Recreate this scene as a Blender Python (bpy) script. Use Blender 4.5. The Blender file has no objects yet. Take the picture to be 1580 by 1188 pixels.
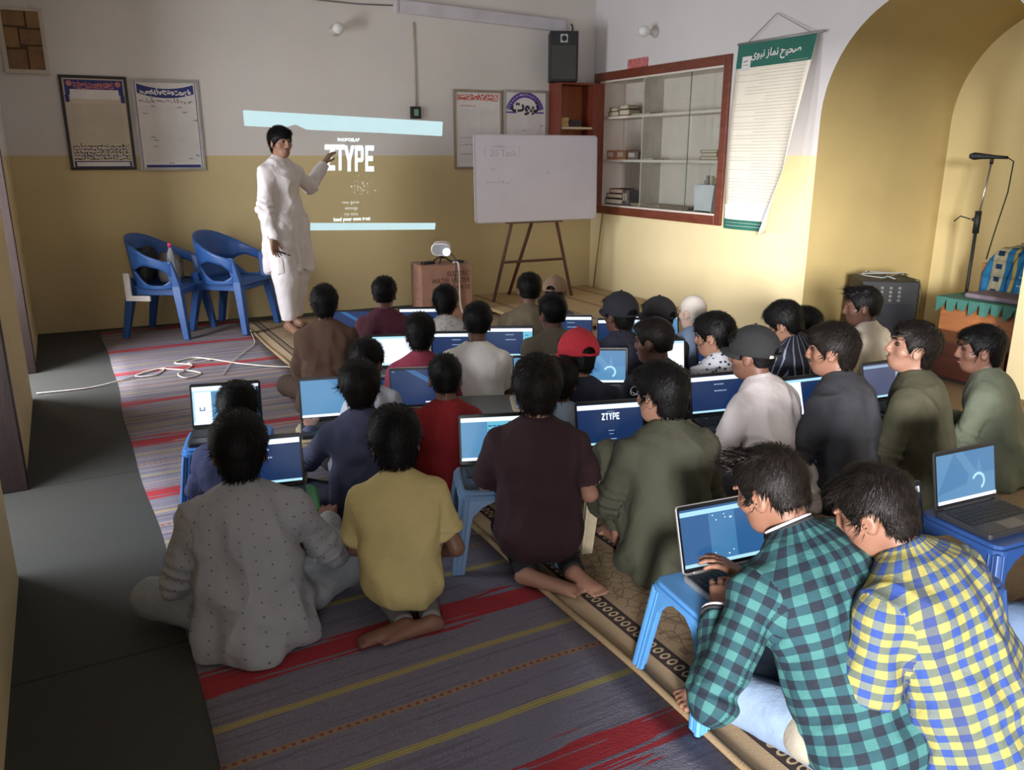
import bpy, bmesh, math, random
import numpy as np
from mathutils import Vector, Matrix, Euler

# ------------------------------------------------------------------ camera
SC = bpy.context.scene
COL = SC.collection
FPX, CX, CY, CAMH = 1250.0, 790.0, 594.0, 1.45
PITCH, YAW = math.radians(15.812), math.radians(28.657)
cam_d = bpy.data.cameras.new('camera')
cam_d.sensor_fit = 'HORIZONTAL'
cam_d.sensor_width = 36.0
cam_d.lens = 36.0 * FPX / 1580.0
cam_d.clip_start = 0.05
cam = bpy.data.objects.new('camera', cam_d)
COL.objects.link(cam)
cam.location = (0, 0, CAMH)
cam.rotation_euler = (math.pi / 2 - PITCH, 0, -YAW)
SC.camera = cam

# ------------------------------------------------------------------ world, light, exposure
W = bpy.data.worlds.new('world')
SC.world = W
W.use_nodes = True
bgn = W.node_tree.nodes['Background']
bgn.inputs[0].default_value = (0.78, 0.86, 1.0, 1)
bgn.inputs[1].default_value = 1.0

def area(name, loc, rot, sx, sy, power, col):
    d = bpy.data.lights.new(name, 'AREA')
    d.shape = 'RECTANGLE'
    d.size, d.size_y, d.energy, d.color = sx, sy, power, col
    o = bpy.data.objects.new(name, d)
    COL.objects.link(o)
    o.location = loc
    o.rotation_euler = rot
    return o

R = math.radians
# daylight: a sunlit courtyard front far outside shines through the open doorways of the left wall
LAZ = 42.4
_ld = (math.sin(R(LAZ)), math.cos(R(LAZ)))
area('daylight_courtyard', (-0.3 - 20 * _ld[0], -0.9 - 20 * _ld[1], 3.7), (R(86), 0, R(-LAZ)), 4.2, 3.2, 10500, (1.0, 0.99, 0.985))
area('daylight_open_doorway', (-0.80, -0.75, 1.15), (R(90), 0, R(-66)), 2.2, 1.9, 100, (0.95, 0.97, 1.0))
area('daylight_second_doorway', (-0.95, 3.6, 1.3), (R(90), 0, R(-90)), 1.0, 2.0, 48, (0.85, 0.92, 1.0))
area('daylight_third_doorway', (-0.95, 5.95, 1.3), (R(90), 0, R(-90)), 0.9, 2.0, 95, (0.92, 0.96, 1.0))
SC.view_settings.view_transform = 'Standard'
SC.view_settings.look = 'None'
SC.view_settings.gamma = 1.0
SC.view_settings.use_curve_mapping = False
SC.view_settings.exposure = 0.62

# ------------------------------------------------------------------ pixel helpers (1580 x 1188 frame)
_fw = np.array([math.sin(YAW) * math.cos(PITCH), math.cos(YAW) * math.cos(PITCH), -math.sin(PITCH)])
_rt = np.array([math.cos(YAW), -math.sin(YAW), 0.0])
_up = np.cross(_rt, _fw)
_C = np.array([0, 0, CAMH])
def ray(x, y): return _fw + _rt * (x - CX) / FPX - _up * (y - CY) / FPX
def atz(x, y, z=0.0):
    d = ray(x, y); return _C + d * (z - CAMH) / d[2]
def atx(x, y, X):
    d = ray(x, y); return _C + d * X / d[0]
# back wall runs very slightly out of square
BW0, BW1 = Vector((-0.30, 7.79, 0)), Vector((5.05, 7.455, 0))
BWT = (BW1 - BW0).normalized()
BWL = (BW1 - BW0).length
BWA = math.atan2(BWT.y, BWT.x)
def bw(x, y, off=0.0):
    """pixel -> (s along the back wall, z) on the plane `off` metres in front of it"""
    n = np.array([BWT.y, -BWT.x, 0])           # towards the room
    p0 = np.array([BW0.x, BW0.y, 0]) + n * off
    d = ray(x, y)
    t = ((p0 - _C) @ n) / (d @ n)
    p = _C + d * t
    return (p - np.array([BW0.x, BW0.y, 0])) @ np.array([BWT.x, BWT.y, 0]), p[2]
def bwp(s, z, off=0.0):
    return Vector((BW0.x + BWT.x * s + BWT.y * off, BW0.y + BWT.y * s - BWT.x * off, z))

# ------------------------------------------------------------------ materials
MATS = {}
def mat(name, col, rough=0.6, metal=0.0, var=0.10, vs=6.0, bump=0.0, bs=80.0, spec=0.5, stretch=(1, 1, 1), coat=0.0, alpha=None, trans=0.0):
    if name in MATS: return MATS[name]
    m = bpy.data.materials.new(name); m.use_nodes = True
    nt = m.node_tree; N, L = nt.nodes, nt.links
    b = N['Principled BSDF']
    b.inputs['Roughness'].default_value = rough
    b.inputs['Metallic'].default_value = metal
    b.inputs['Specular IOR Level'].default_value = spec
    b.inputs['Coat Weight'].default_value = coat
    b.inputs['Transmission Weight'].default_value = trans
    tc = N.new('ShaderNodeTexCoord')
    mp = N.new('ShaderNodeMapping'); mp.inputs['Scale'].default_value = stretch
    L.new(tc.outputs['Object'], mp.inputs['Vector'])
    n = N.new('ShaderNodeTexNoise'); n.inputs['Scale'].default_value = vs; n.inputs['Detail'].default_value = 5
    L.new(mp.outputs[0], n.inputs['Vector'])
    rp = N.new('ShaderNodeValToRGB')
    c = np.array(col[:3])
    rp.color_ramp.elements[0].position = 0.3; rp.color_ramp.elements[1].position = 0.7
    rp.color_ramp.elements[0].color = (*np.clip(c * (1 - var), 0, 1), 1)
    rp.color_ramp.elements[1].color = (*np.clip(c * (1 + var), 0, 1), 1)
    L.new(n.outputs['Fac'], rp.inputs['Fac'])
    L.new(rp.outputs['Color'], b.inputs['Base Color'])
    if bump > 0:
        n2 = N.new('ShaderNodeTexNoise'); n2.inputs['Scale'].default_value = bs; n2.inputs['Detail'].default_value = 4
        L.new(mp.outputs[0], n2.inputs['Vector'])
        bp = N.new('ShaderNodeBump'); bp.inputs['Strength'].default_value = bump; bp.inputs['Distance'].default_value = 0.01
        L.new(n2.outputs['Fac'], bp.inputs['Height']); L.new(bp.outputs[0], b.inputs['Normal'])
    if alpha is not None: b.inputs['Alpha'].default_value = alpha
    MATS[name] = m
    return m
def emat(name, col, strength):
    if name in MATS: return MATS[name]
    m = bpy.data.materials.new(name); m.use_nodes = True
    nt = m.node_tree; b = nt.nodes['Principled BSDF']
    b.inputs['Base Color'].default_value = (0.01, 0.01, 0.012, 1)
    b.inputs['Roughness'].default_value = 0.35
    tc = nt.nodes.new('ShaderNodeTexCoord')
    n = nt.nodes.new('ShaderNodeTexNoise'); n.inputs['Scale'].default_value = 9.0
    nt.links.new(tc.outputs['Object'], n.inputs['Vector'])
    rp = nt.nodes.new('ShaderNodeValToRGB')
    c = np.array(col)
    rp.color_ramp.elements[0].color = (*(c * 0.95), 1); rp.color_ramp.elements[1].color = (*np.minimum(c * 1.05, 1), 1)
    nt.links.new(n.outputs['Fac'], rp.inputs['Fac'])
    nt.links.new(rp.outputs['Color'], b.inputs['Emission Color'])
    b.inputs['Emission Strength'].default_value = strength
    MATS[name] = m
    return m
def srgb(*c):
    return tuple(((v / 255) / 12.92 if v / 255 <= 0.04045 else ((v / 255 + 0.055) / 1.055) ** 2.4) for v in c)

class NT:
    """tiny node-graph helper for the patterned materials"""
    def __init__(self, name, rough=0.8):
        self.m = bpy.data.materials.new(name); self.m.use_nodes = True
        self.n, self.l = self.m.node_tree.nodes, self.m.node_tree.links
        self.b = self.n['Principled BSDF']; self.b.inputs['Roughness'].default_value = rough
        MATS[name] = self.m
    def new(self, t, **kw):
        o = self.n.new(t)
        for k, v in kw.items(): setattr(o, k, v)
        return o
    def put(self, sock, v):
        if isinstance(v, bpy.types.NodeSocket): self.l.new(v, sock)
        else: sock.default_value = v
    def math(self, op, a, b=0.0, c=0.0):
        o = self.new('ShaderNodeMath', operation=op)
        self.put(o.inputs[0], a); self.put(o.inputs[1], b); self.put(o.inputs[2], c)
        return o.outputs[0]
    def mix(self, f, a, b):
        o = self.new('ShaderNodeMix', data_type='RGBA')
        self.put(o.inputs[0], f)
        for s, v in ((o.inputs[6], a), (o.inputs[7], b)):
            self.put(s, v if isinstance(v, bpy.types.NodeSocket) else (*v, 1))
        return o.outputs[2]
    def obj(self, coord='Object'):
        tc = self.new('ShaderNodeTexCoord'); s = self.new('ShaderNodeSeparateXYZ')
        self.l.new(tc.outputs[coord], s.inputs[0])
        return tc.outputs[coord], s.outputs[0], s.outputs[1], s.outputs[2]
    def noise(self, vec, scale, detail=4):
        o = self.new('ShaderNodeTexNoise'); o.inputs['Scale'].default_value = scale; o.inputs['Detail'].default_value = detail
        self.l.new(vec, o.inputs['Vector']); return o.outputs['Fac']
    def band(self, v, lo, hi):
        return self.math('MULTIPLY', self.math('GREATER_THAN', v, lo), self.math('LESS_THAN', v, hi))
    def bump(self, h, strength=0.3, dist=0.01):
        bp = self.new('ShaderNodeBump'); bp.inputs['Strength'].default_value = strength; bp.inputs['Distance'].default_value = dist
        self.l.new(h, bp.inputs['Height']); self.l.new(bp.outputs[0], self.b.inputs['Normal'])
    def done(self, col):
        self.put(self.b.inputs['Base Color'], col); return self.m

# ------------------------------------------------------------------ mesh + object helpers
class MB:
    def __init__(self): self.v, self.f, self.mi = [], [], []
    def add(self, vs, fs, mi=0):
        o = len(self.v); self.v += [tuple(p) for p in vs]; self.f += [tuple(i + o for i in f) for f in fs]; self.mi += [mi] * len(fs); return self
    def box(self, lo, hi, mi=0, M=None):
        x0, y0, z0 = lo; x1, y1, z1 = hi
        vs = [(x0, y0, z0), (x1, y0, z0), (x1, y1, z0), (x0, y1, z0), (x0, y0, z1), (x1, y0, z1), (x1, y1, z1), (x0, y1, z1)]
        if M is not None: vs = [M @ Vector(p) for p in vs]
        return self.add(vs, [(3, 2, 1, 0), (4, 5, 6, 7), (0, 1, 5, 4), (1, 2, 6, 5), (2, 3, 7, 6), (3, 0, 4, 7)], mi)
    def quad(self, a, b, c, d, mi=0): return self.add([a, b, c, d], [(0, 1, 2, 3)], mi)
    def prism(self, poly, axis, lo, hi, mi=0, M=None):
        """extrude a 2-D polygon along axis 0/1/2"""
        def P(u, w, t):
            p = [0, 0, 0]; o = [i for i in range(3) if i != axis]; p[o[0]] = u; p[o[1]] = w; p[axis] = t
            return M @ Vector(p) if M is not None else tuple(p)
        n = len(poly)
        vs = [P(u, w, lo) for u, w in poly] + [P(u, w, hi) for u, w in poly]
        fs = [tuple(range(n))[::-1], tuple(range(n, 2 * n))] + [(i, (i + 1) % n, (i + 1) % n + n, i + n) for i in range(n)]
        return self.add(vs, fs, mi)
    def tube(self, pts, r, n=8, mi=0, cap=True):
        pts = [Vector(p) for p in pts]; rs = r if isinstance(r, (list, tuple)) else [r] * len(pts)
        vs, fs = [], []
        up = Vector((0, 0, 1))
        prev = None
        for i, p in enumerate(pts):
            d = (pts[min(i + 1, len(pts) - 1)] - pts[max(i - 1, 0)]).normalized()
            if prev is None:
                a = d.cross(up) if abs(d.dot(up)) < 0.95 else d.cross(Vector((1, 0, 0)))
            else:
                a = prev - d * prev.dot(d)
            a.normalize(); prev = a; b = d.cross(a)
            for k in range(n):
                t = 2 * math.pi * k / n
                vs.append(p + (a * math.cos(t) + b * math.sin(t)) * rs[i])
        for i in range(len(pts) - 1):
            for k in range(n):
                fs.append((i * n + k, i * n + (k + 1) % n, (i + 1) * n + (k + 1) % n, (i + 1) * n + k))
        if cap: fs += [tuple(range(n))[::-1], tuple(range((len(pts) - 1) * n, len(pts) * n))]
        return self.add(vs, fs, mi)
    def lathe(self, prof, n=20, c=(0, 0, 0), mi=0, M=None):
        vs, fs = [], []
        for r, z in prof:
            for k in range(n):
                t = 2 * math.pi * k / n
                p = Vector((c[0] + r * math.cos(t), c[1] + r * math.sin(t), c[2] + z))
                vs.append(M @ p if M is not None else p)
        for i in range(len(prof) - 1):
            for k in range(n):
                fs.append((i * n + k, i * n + (k + 1) % n, (i + 1) * n + (k + 1) % n, (i + 1) * n + k))
        fs += [tuple(range(n))[::-1], tuple(range((len(prof) - 1) * n, len(prof) * n))]
        return self.add(vs, fs, mi)
    def mesh(self, name):
        me = bpy.data.meshes.new(name); me.from_pydata(self.v, [], self.f)
        me.polygons.foreach_set('material_index', self.mi); me.update(); return me
    def build(self, name, mats, parent=None, bevel=0.0, smooth=False, loc=None, rot=None, seg=2, fix=True):
        me = self.mesh(name)
        if fix:
            bm = bmesh.new(); bm.from_mesh(me); bmesh.ops.recalc_face_normals(bm, faces=bm.faces); bm.to_mesh(me); bm.free()
        return link(name, me, mats, parent, bevel, smooth, loc, rot, seg)
def link(name, me, mats, parent=None, bevel=0.0, smooth=False, loc=None, rot=None, seg=2):
    for m in (mats if isinstance(mats, (list, tuple)) else [mats]): me.materials.append(m)
    if smooth: me.polygons.foreach_set('use_smooth', [True] * len(me.polygons))
    o = bpy.data.objects.new(name, me); COL.objects.link(o)
    if bevel:
        b = o.modifiers.new('bevel', 'BEVEL'); b.width = bevel; b.segments = seg; b.limit_method = 'ANGLE'
    if parent: o.parent = parent
    if loc is not None: o.location = loc
    if rot is not None: o.rotation_euler = rot
    return o
def empty(name, loc=(0, 0, 0), rz=0.0):
    o = bpy.data.objects.new(name, None); COL.objects.link(o); o.location = loc; o.rotation_euler = (0, 0, rz)
    o.empty_display_size = 0.05
    return o
def tag(o, label=None, cat=None, group=None, kind=None):
    if label: o['label'] = label
    if cat: o['category'] = cat
    if group: o['group'] = group
    if kind: o['kind'] = kind
    return o
def copy_tree(o, parent=None):
    c = o.copy(); COL.objects.link(c); c.parent = parent
    for ch in list(o.children): copy_tree(ch, c)
    return c
def text_mesh(s, size=1.0, align='CENTER', bold=0.0, xs=1.0):
    cu = bpy.data.curves.new('text', 'FONT'); cu.body = s; cu.size = size; cu.align_x = align; cu.align_y = 'CENTER'; cu.offset = bold
    o = bpy.data.objects.new('text', cu); COL.objects.link(o)
    dg = bpy.context.evaluated_depsgraph_get(); dg.update()
    me = bpy.data.meshes.new_from_object(o.evaluated_get(dg))
    bpy.data.objects.remove(o); bpy.data.curves.remove(cu)
    vs = [(v.co.x * xs, v.co.y) for v in me.vertices]; fs = [tuple(p.vertices) for p in me.polygons]
    bpy.data.meshes.remove(me)
    return vs, fs
def put_text(mb, s, size, cx, cz, y, mi=0, bold=0.0, xs=1.0, align='CENTER'):
    """letters as flat faces in the local x-z plane at depth y"""
    vs, fs = text_mesh(s, size, align, bold, xs)
    mb.add([(cx + u, y, cz + w) for u, w in vs], fs, mi)
def scribble(mb, x0, x1, z, h, y, mi, rnd, dens=1.0):
    """a line of tiny illegible script: little tilted strokes"""
    x = x0
    while x < x1:
        w = h * rnd.uniform(0.35, 1.1)
        a, b = rnd.uniform(-.3, .3) * h, rnd.uniform(-.3, .3) * h
        t = h * rnd.uniform(.12, .26)
        mb.quad((x, y, z + a - t), (min(x + w, x1), y, z + b - t), (min(x + w, x1), y, z + b + t), (x, y, z + a + t), mi)
        if rnd.random() < .4: mb.quad((x, y, z + a), (x + t * 1.4, y, z + a), (x + t * 1.4, y, z + a + h * .8), (x, y, z + a + h * .8), mi)
        x += w + h * rnd.uniform(0.1, .7) / dens

# ================================================================== THE ROOM
DADO = 1.45
RWX, LWX, CEIL = 5.05, -0.30, 3.15
def wall_mat(name, low, high, zsplit=DADO):
    g = NT(name, 0.75)
    v, x, y, z = g.obj()
    n1, n2 = g.noise(v, 1.3, 6), g.noise(v, 14, 5)
    edge = g.math('ADD', z, g.math('MULTIPLY', n2, 0.012))
    f = g.math('GREATER_THAN', edge, zsplit + 0.006)
    c = g.mix(f, low, high)
    dark = g.math('MULTIPLY_ADD', n1, 0.22, 0.87)
    sc = g.new('ShaderNodeMix', data_type='RGBA', blend_type='MULTIPLY'); sc.inputs[0].default_value = 1.0
    cb = g.new('ShaderNodeCombineColor')
    for i in range(3): g.l.new(dark, cb.inputs[i])
    g.l.new(c, sc.inputs[6]); g.l.new(cb.outputs[0], sc.inputs[7])
    chip = g.math('GREATER_THAN', g.noise(v, 5.0, 8), 0.735)
    g.bump(n2, 0.12, 0.01)
    return g.done(g.mix(chip, sc.outputs[2], (0.66, 0.6, 0.5)))
m_wall = wall_mat('painted_plaster', srgb(208, 188, 142), srgb(216, 210, 206))
m_wall_r = wall_mat('painted_plaster_overlit', srgb(232, 214, 168), srgb(214, 209, 209))  # back wall's paint lightened, daylight overexposure put into the colour
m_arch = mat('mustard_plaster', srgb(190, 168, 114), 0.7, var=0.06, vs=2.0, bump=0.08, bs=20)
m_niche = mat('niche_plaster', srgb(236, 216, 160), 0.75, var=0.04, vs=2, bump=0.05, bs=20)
m_ceil = mat('ceiling_plaster', (0.62, 0.6, 0.57), 0.8, bump=0.05)
m_dkwood = mat('dark_door_wood', srgb(34, 20, 20), 0.5, var=0.3, vs=5, stretch=(6, 6, 0.7), bump=0.1, bs=30)

def struct(o): o['kind'] = 'structure'; return o
# green matting over the whole floor
g = NT('green_floor_matting', 0.95)
v, x, y, z = g.obj()
n = g.noise(v, 160, 3)
seam = g.math('LESS_THAN', g.math('ABSOLUTE', g.math('SUBTRACT', g.math('FRACT', g.math('MULTIPLY', y, 0.62)), 0.5)), 0.004)
c = g.mix(n, srgb(42, 42, 37), srgb(70, 69, 61)); c = g.mix(g.noise(v, 2.2), c, g.mix(n, srgb(42, 43, 45), srgb(66, 67, 67)))
g.bump(n, 0.5, 0.004)
m_floor = g.done(g.mix(seam, c, (0.02, 0.02, 0.018)))
struct(MB().box((-2.2, -5.2, -0.12), (6.8, 8.0, 0.0)).build('floor', m_floor))
struct(MB().box((-2.2, -5.2, CEIL), (6.8, 8.0, CEIL + 0.1)).build('ceiling', m_ceil))
# projection wall
mb = MB(); mb.box((-0.3, 0, 0), (BWL + 0.3, 0.2, CEIL))
struct(mb.build('wall_back', m_wall, loc=BW0, rot=(0, 0, BWA)))
# left wall: piers between the doorways
mb = MB()
DOORS = [(-4.6, -2.85), (-2.5, -0.12), (3.10, 4.10), (5.60, 6.42)]  # first doorway is unseen, added to let the beam reach the niche
y = -5.2
for a, b in DOORS:
    mb.box((LWX - 0.32, y, 0), (LWX, a, CEIL)); mb.box((LWX - 0.32, a, 2.3), (LWX, b, CEIL)); y = b
mb.box((LWX - 0.32, y, 0), (LWX, 7.95, CEIL))
struct(mb.build('wall_left', m_wall))
for i, (a, b) in enumerate(DOORS):
    mb = MB()
    mb.box((LWX - 0.16, b - 0.09, 0), (LWX + 0.012, b, 2.3)); mb.box((LWX - 0.16, a, 0), (LWX - 0.02, a + 0.05, 2.3)); mb.box((LWX - 0.16, a + 0.05, 2.22), (LWX - 0.02, b - 0.09, 2.3))
    struct(mb.build('door_%d' % (i + 1), m_dkwood, bevel=0.004))
# wall behind the camera and an unseen blocker added to shade the far doorways
struct(MB().box((-0.62, -5.2, 0), (RWX + 0.2, -5.0, CEIL)).build('wall_rear', m_wall))
struct(MB().box((-1.85, 1.1, 0), (-1.65, 8.0, CEIL)).build('wall_beam_blocker', m_wall))
# right wall with cabinet recess and arched niche
CAB = (5.50, 7.345, 0.935, 2.185)             # y0 y1 z0 z1 of the recess
AY0, AY1, ASP = 2.81, 4.46, 1.70
AYC, ARD = (AY0 + AY1) / 2, (AY1 - AY0) / 2
NX = 6.60
mb = MB()
X0, X1 = RWX, RWX + 0.02
def wq(y0, y1, z0, z1): mb.quad((RWX, y0, z0), (RWX, y1, z0), (RWX, y1, z1), (RWX, y0, z1))
wq(-5.2, AY0, 0, CEIL); wq(AY1, CAB[0], 0, CEIL); wq(CAB[0], CAB[1], 0, CAB[2]); wq(CAB[0], CAB[1], CAB[3], CEIL); wq(CAB[1], 7.7, 0, CEIL)
NA = 40
arc = [(AYC - ARD * math.cos(math.pi * i / NA), ASP + ARD * math.sin(math.pi * i / NA)) for i in range(NA + 1)]
for (ya, za), (yb, zb) in zip(arc, arc[1:]):
    mb.quad((RWX, ya, za), (RWX, yb, zb), (RWX, yb, CEIL), (RWX, ya, CEIL))
# plaster reveal that gives the arris some thickness
struct(mb.build('wall_right', m_wall_r, fix=False))
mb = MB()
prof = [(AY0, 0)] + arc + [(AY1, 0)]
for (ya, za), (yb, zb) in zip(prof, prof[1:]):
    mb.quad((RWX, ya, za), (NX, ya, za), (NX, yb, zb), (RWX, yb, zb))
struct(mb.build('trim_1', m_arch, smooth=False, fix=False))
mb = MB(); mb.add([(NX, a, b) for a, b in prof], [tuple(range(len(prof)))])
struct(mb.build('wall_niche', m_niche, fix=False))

# ------------------------------------------------------------------ rugs
g = NT('striped_dhurrie', 0.95)
v, x, y, z = g.obj()
nz = g.noise(v, 220, 2)
mpn = g.new('ShaderNodeMapping'); mpn.inputs['Scale'].default_value = (2.5, 60, 1); g.l.new(v, mpn.inputs['Vector'])
thr = g.noise(mpn.outputs[0], 1.0, 5)
mpl = g.new('ShaderNodeMapping'); mpl.inputs['Scale'].default_value = (0.5, 42, 1); g.l.new(v, mpl.inputs['Vector'])
lines = g.noise(mpl.outputs[0], 1.0, 2)
mpw = g.new('ShaderNodeMapping'); mpw.inputs['Scale'].default_value = (1.6, 42, 1); g.l.new(v, mpw.inputs['Vector'])
flame = g.noise(mpw.outputs[0], 1.0, 1)
wob = g.math('MULTIPLY', g.math('SUBTRACT', g.noise(v, 3.0), 0.5), 0.02)
ph = g.math('FRACT', g.math('ADD', g.math('DIVIDE', g.math('SUBTRACT', g.math('ADD', y, wob), 2.15 - 0.55), 0.765), 20.0))   # 0..1, red at 0.72
base = g.mix(nz, srgb(80, 77, 90), srgb(134, 129, 145))
base = g.mix(g.math('MULTIPLY', g.math('GREATER_THAN', thr, 0.58), 0.35), base, srgb(70, 66, 84))
far = g.math('GREATER_THAN', y, 2.6)
lf = g.math('MULTIPLY', far, g.math('MULTIPLY', g.math('GREATER_THAN', lines, 0.56), 0.5))
base = g.mix(lf, base, srgb(168, 142, 118))
ld = g.math('MULTIPLY', far, g.math('MULTIPLY', g.math('LESS_THAN', lines, 0.42), 0.45))
base = g.mix(ld, base, srgb(72, 58, 60))
d_red = g.math('ABSOLUTE', g.math('SUBTRACT', ph, 0.72))
half = g.math('MULTIPLY_ADD', g.math('SUBTRACT', flame, 0.5), 0.30, 0.062)
c = g.mix(g.math('LESS_THAN', d_red, half), base, g.mix(nz, srgb(128, 30, 38), srgb(166, 44, 54)))
def stripe(c, at, w, col, sub=True):
    d = g.math('ABSOLUTE', g.math('SUBTRACT', ph, at))
    f = g.math('LESS_THAN', d, w)
    if sub: f = g.math('MULTIPLY', f, g.math('GREATER_THAN', g.math('SINE', g.math('MULTIPLY', d, 620.0)), -0.55))
    return g.mix(g.math('MULTIPLY', f, g.math('SUBTRACT', 1.0, g.math('MULTIPLY', far, 0.45))), c, col)
c = stripe(c, 0.445, 0.016, srgb(160, 144, 78))
c = stripe(c, 0.25, 0.014, srgb(150, 116, 76))
dash = g.math('GREATER_THAN', g.math('SINE', g.math('MULTIPLY', x, 260.0)), 0.2)
fo = g.math('MULTIPLY', g.math('LESS_THAN', g.math('ABSOLUTE', g.math('SUBTRACT', ph, 0.25)), 0.006), dash)
c = g.mix(fo, c, srgb(120, 62, 44))
c = stripe(c, 0.04, 0.016, srgb(160, 148, 76))
g.bump(g.math('ADD', nz, g.math('MULTIPLY', thr, 0.8)), 0.7, 0.004)
m_dhur = g.done(c)
def rug_mesh(x0, x1, y0, y1, th, nx=10, ny=70, seed=1, wav=0.006, edge=0.010):
    rnd = random.Random(seed); mb = MB(); vs = []
    ph1, ph2 = rnd.uniform(0, 6), rnd.uniform(0, 6)
    for j in range(ny + 1):
        t = j / ny; yy = y0 + (y1 - y0) * t
        wl = edge * (math.sin(yy * 2.1 + ph1) + 0.5 * math.sin(yy * 5.3 + ph2)); wr = edge * (math.sin(yy * 1.7 + ph2) + 0.5 * math.sin(yy * 4.1))
        for i in range(nx + 1):
            u = i / nx; xx = x0 + wl + (x1 + wr - x0 - wl) * u
            vs.append((xx, yy, th + wav * 0.5 * (1 + math.sin(xx * 7 + yy * 3.1 + ph1) * math.sin(yy * 2.3 + ph2)) * math.sin(math.pi * u)))
    W_ = nx + 1
    fs = [(j * W_ + i, j * W_ + i + 1, (j + 1) * W_ + i + 1, (j + 1) * W_ + i) for j in range(ny) for i in range(nx)]
    n = len(vs)
    ring = [i for i in range(W_)] + [j * W_ + nx for j in range(1, ny + 1)] + [ny * W_ + i for i in range(nx - 1, -1, -1)] + [j * W_ for j in range(ny - 1, 0, -1)]
    low = [(vs[i][0], vs[i][1], 0.0005) for i in ring]
    fs += [(ring[k], n + k, n + (k + 1) % len(ring), ring[(k + 1) % len(ring)]) for k in range(len(ring))]
    mb.add(vs + low, fs); return mb
tag(rug_mesh(0.175, 1.30, -1.2, 7.60, 0.006, seed=3).build('striped_rug', m_dhur, smooth=True), 'long grey woven rug with red and yellow cross stripes', 'rug')
g = NT('beige_patterned_carpet', 0.95)
v, x, y, z = g.obj()
nz = g.noise(v, 260, 2)
base = g.mix(nz, srgb(122, 102, 80), srgb(176, 152, 120))
vo = g.new('ShaderNodeTexVoronoi', feature='DISTANCE_TO_EDGE'); vo.inputs['Scale'].default_value = 24; g.l.new(v, vo.inputs['Vector'])
trel = g.math('LESS_THAN', vo.outputs['Distance'], 0.055)
fld = g.band(x, 1.47, 1.66)
c = g.mix(g.math('MULTIPLY', g.math('MULTIPLY', fld, trel), 0.7), base, srgb(98, 80, 66))
c = g.mix(g.math('MULTIPLY', g.math('GREATER_THAN', x, 1.86), g.math('MULTIPLY', trel, 0.12)), c, srgb(96, 80, 62))
for xa, xb in ((1.375, 1.455), (1.675, 1.755)):
    inb = g.band(x, xa, xb)
    sq = g.math('SUBTRACT', g.math('PINGPONG', y, 0.033), 0.0165)
    mid = g.math('SUBTRACT', x, (xa + xb) / 2)
    ring = g.math('SQRT', g.math('ADD', g.math('MULTIPLY', sq, g.math('MULTIPLY', sq, 2.4)), g.math('MULTIPLY', mid, mid)))
    mot = g.band(ring, 0.010, 0.019)
    cc = g.mix(mot, srgb(48, 36, 36), srgb(168, 146, 116))
    edge_ = g.math('GREATER_THAN', g.math('ABSOLUTE', mid), (xb - xa) / 2 - 0.008)
    cc = g.mix(edge_, cc, srgb(150, 128, 100))
    e2 = g.band(g.math('ABSOLUTE', mid), (xb - xa) / 2 - 0.014, (xb - xa) / 2 - 0.008)
    cc = g.mix(e2, cc, srgb(40, 28, 30))
    c = g.mix(inb, c, cc)
g.bump(nz, 0.5, 0.004)
m_beige = g.done(c)
rb = empty('beige_carpet'); tag(rb, 'large beige carpet with dark patterned border bands along its bound edge', 'carpet')
rug_mesh(1.29, 5.03, -2.8, 7.42, 0.0085, seed=5, nx=24, edge=0.006).build('pile', m_beige, rb, smooth=True)
mb = MB(); rnd = random.Random(2)
mb.tube([(1.295 + 0.006 * math.sin(k * 1.2), -2.8 + k * 0.2, 0.011) for k in range(52)], 0.011, 8)
mb.build('bound_edge', mat('tan_binding', srgb(140, 118, 88), 0.9, bump=0.3, bs=200), rb, smooth=True)
# low carpeted platform in the far corner
m_plat = NT('platform_rug', 0.95)
g = m_plat; v, x, y, z = g.obj(); nz = g.noise(v, 200, 2)
base = g.mix(nz, srgb(150, 126, 90), srgb(192, 164, 122))
ln = g.math('LESS_THAN', g.math('ABSOLUTE', g.math('SUBTRACT', g.math('FRACT', g.math('MULTIPLY', x, 2.6)), 0.5)), 0.07)
c = g.mix(g.math('MULTIPLY', ln, 0.55), base, srgb(92, 70, 52))
dk = g.math('MULTIPLY', g.math('GREATER_THAN', y, 1.78), g.math('GREATER_THAN', g.math('SINE', g.math('MULTIPLY', x, 34.0)), 0.4))
c = g.mix(dk, c, srgb(52, 36, 30)); g.bump(nz, 0.4, 0.004); m_plat = g.done(c)
pl = empty('low_platform', (3.42, 5.62, 0)); tag(pl, 'low rug-covered platform standing in the far corner under the easel', 'platform')
PLZ = 0.075
mb = MB(); mb.box((0, 0, 0.045), (1.58, 1.80, PLZ)); mb.build('top', m_plat, pl, bevel=0.012)
for lx in (0.1, 1.4):
    MB().box((lx, 0.12, 0.009), (lx + 0.09, 1.70, 0.045)).build('runner', mat('platform_wood', srgb(54, 40, 32), 0.7), pl)

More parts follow.
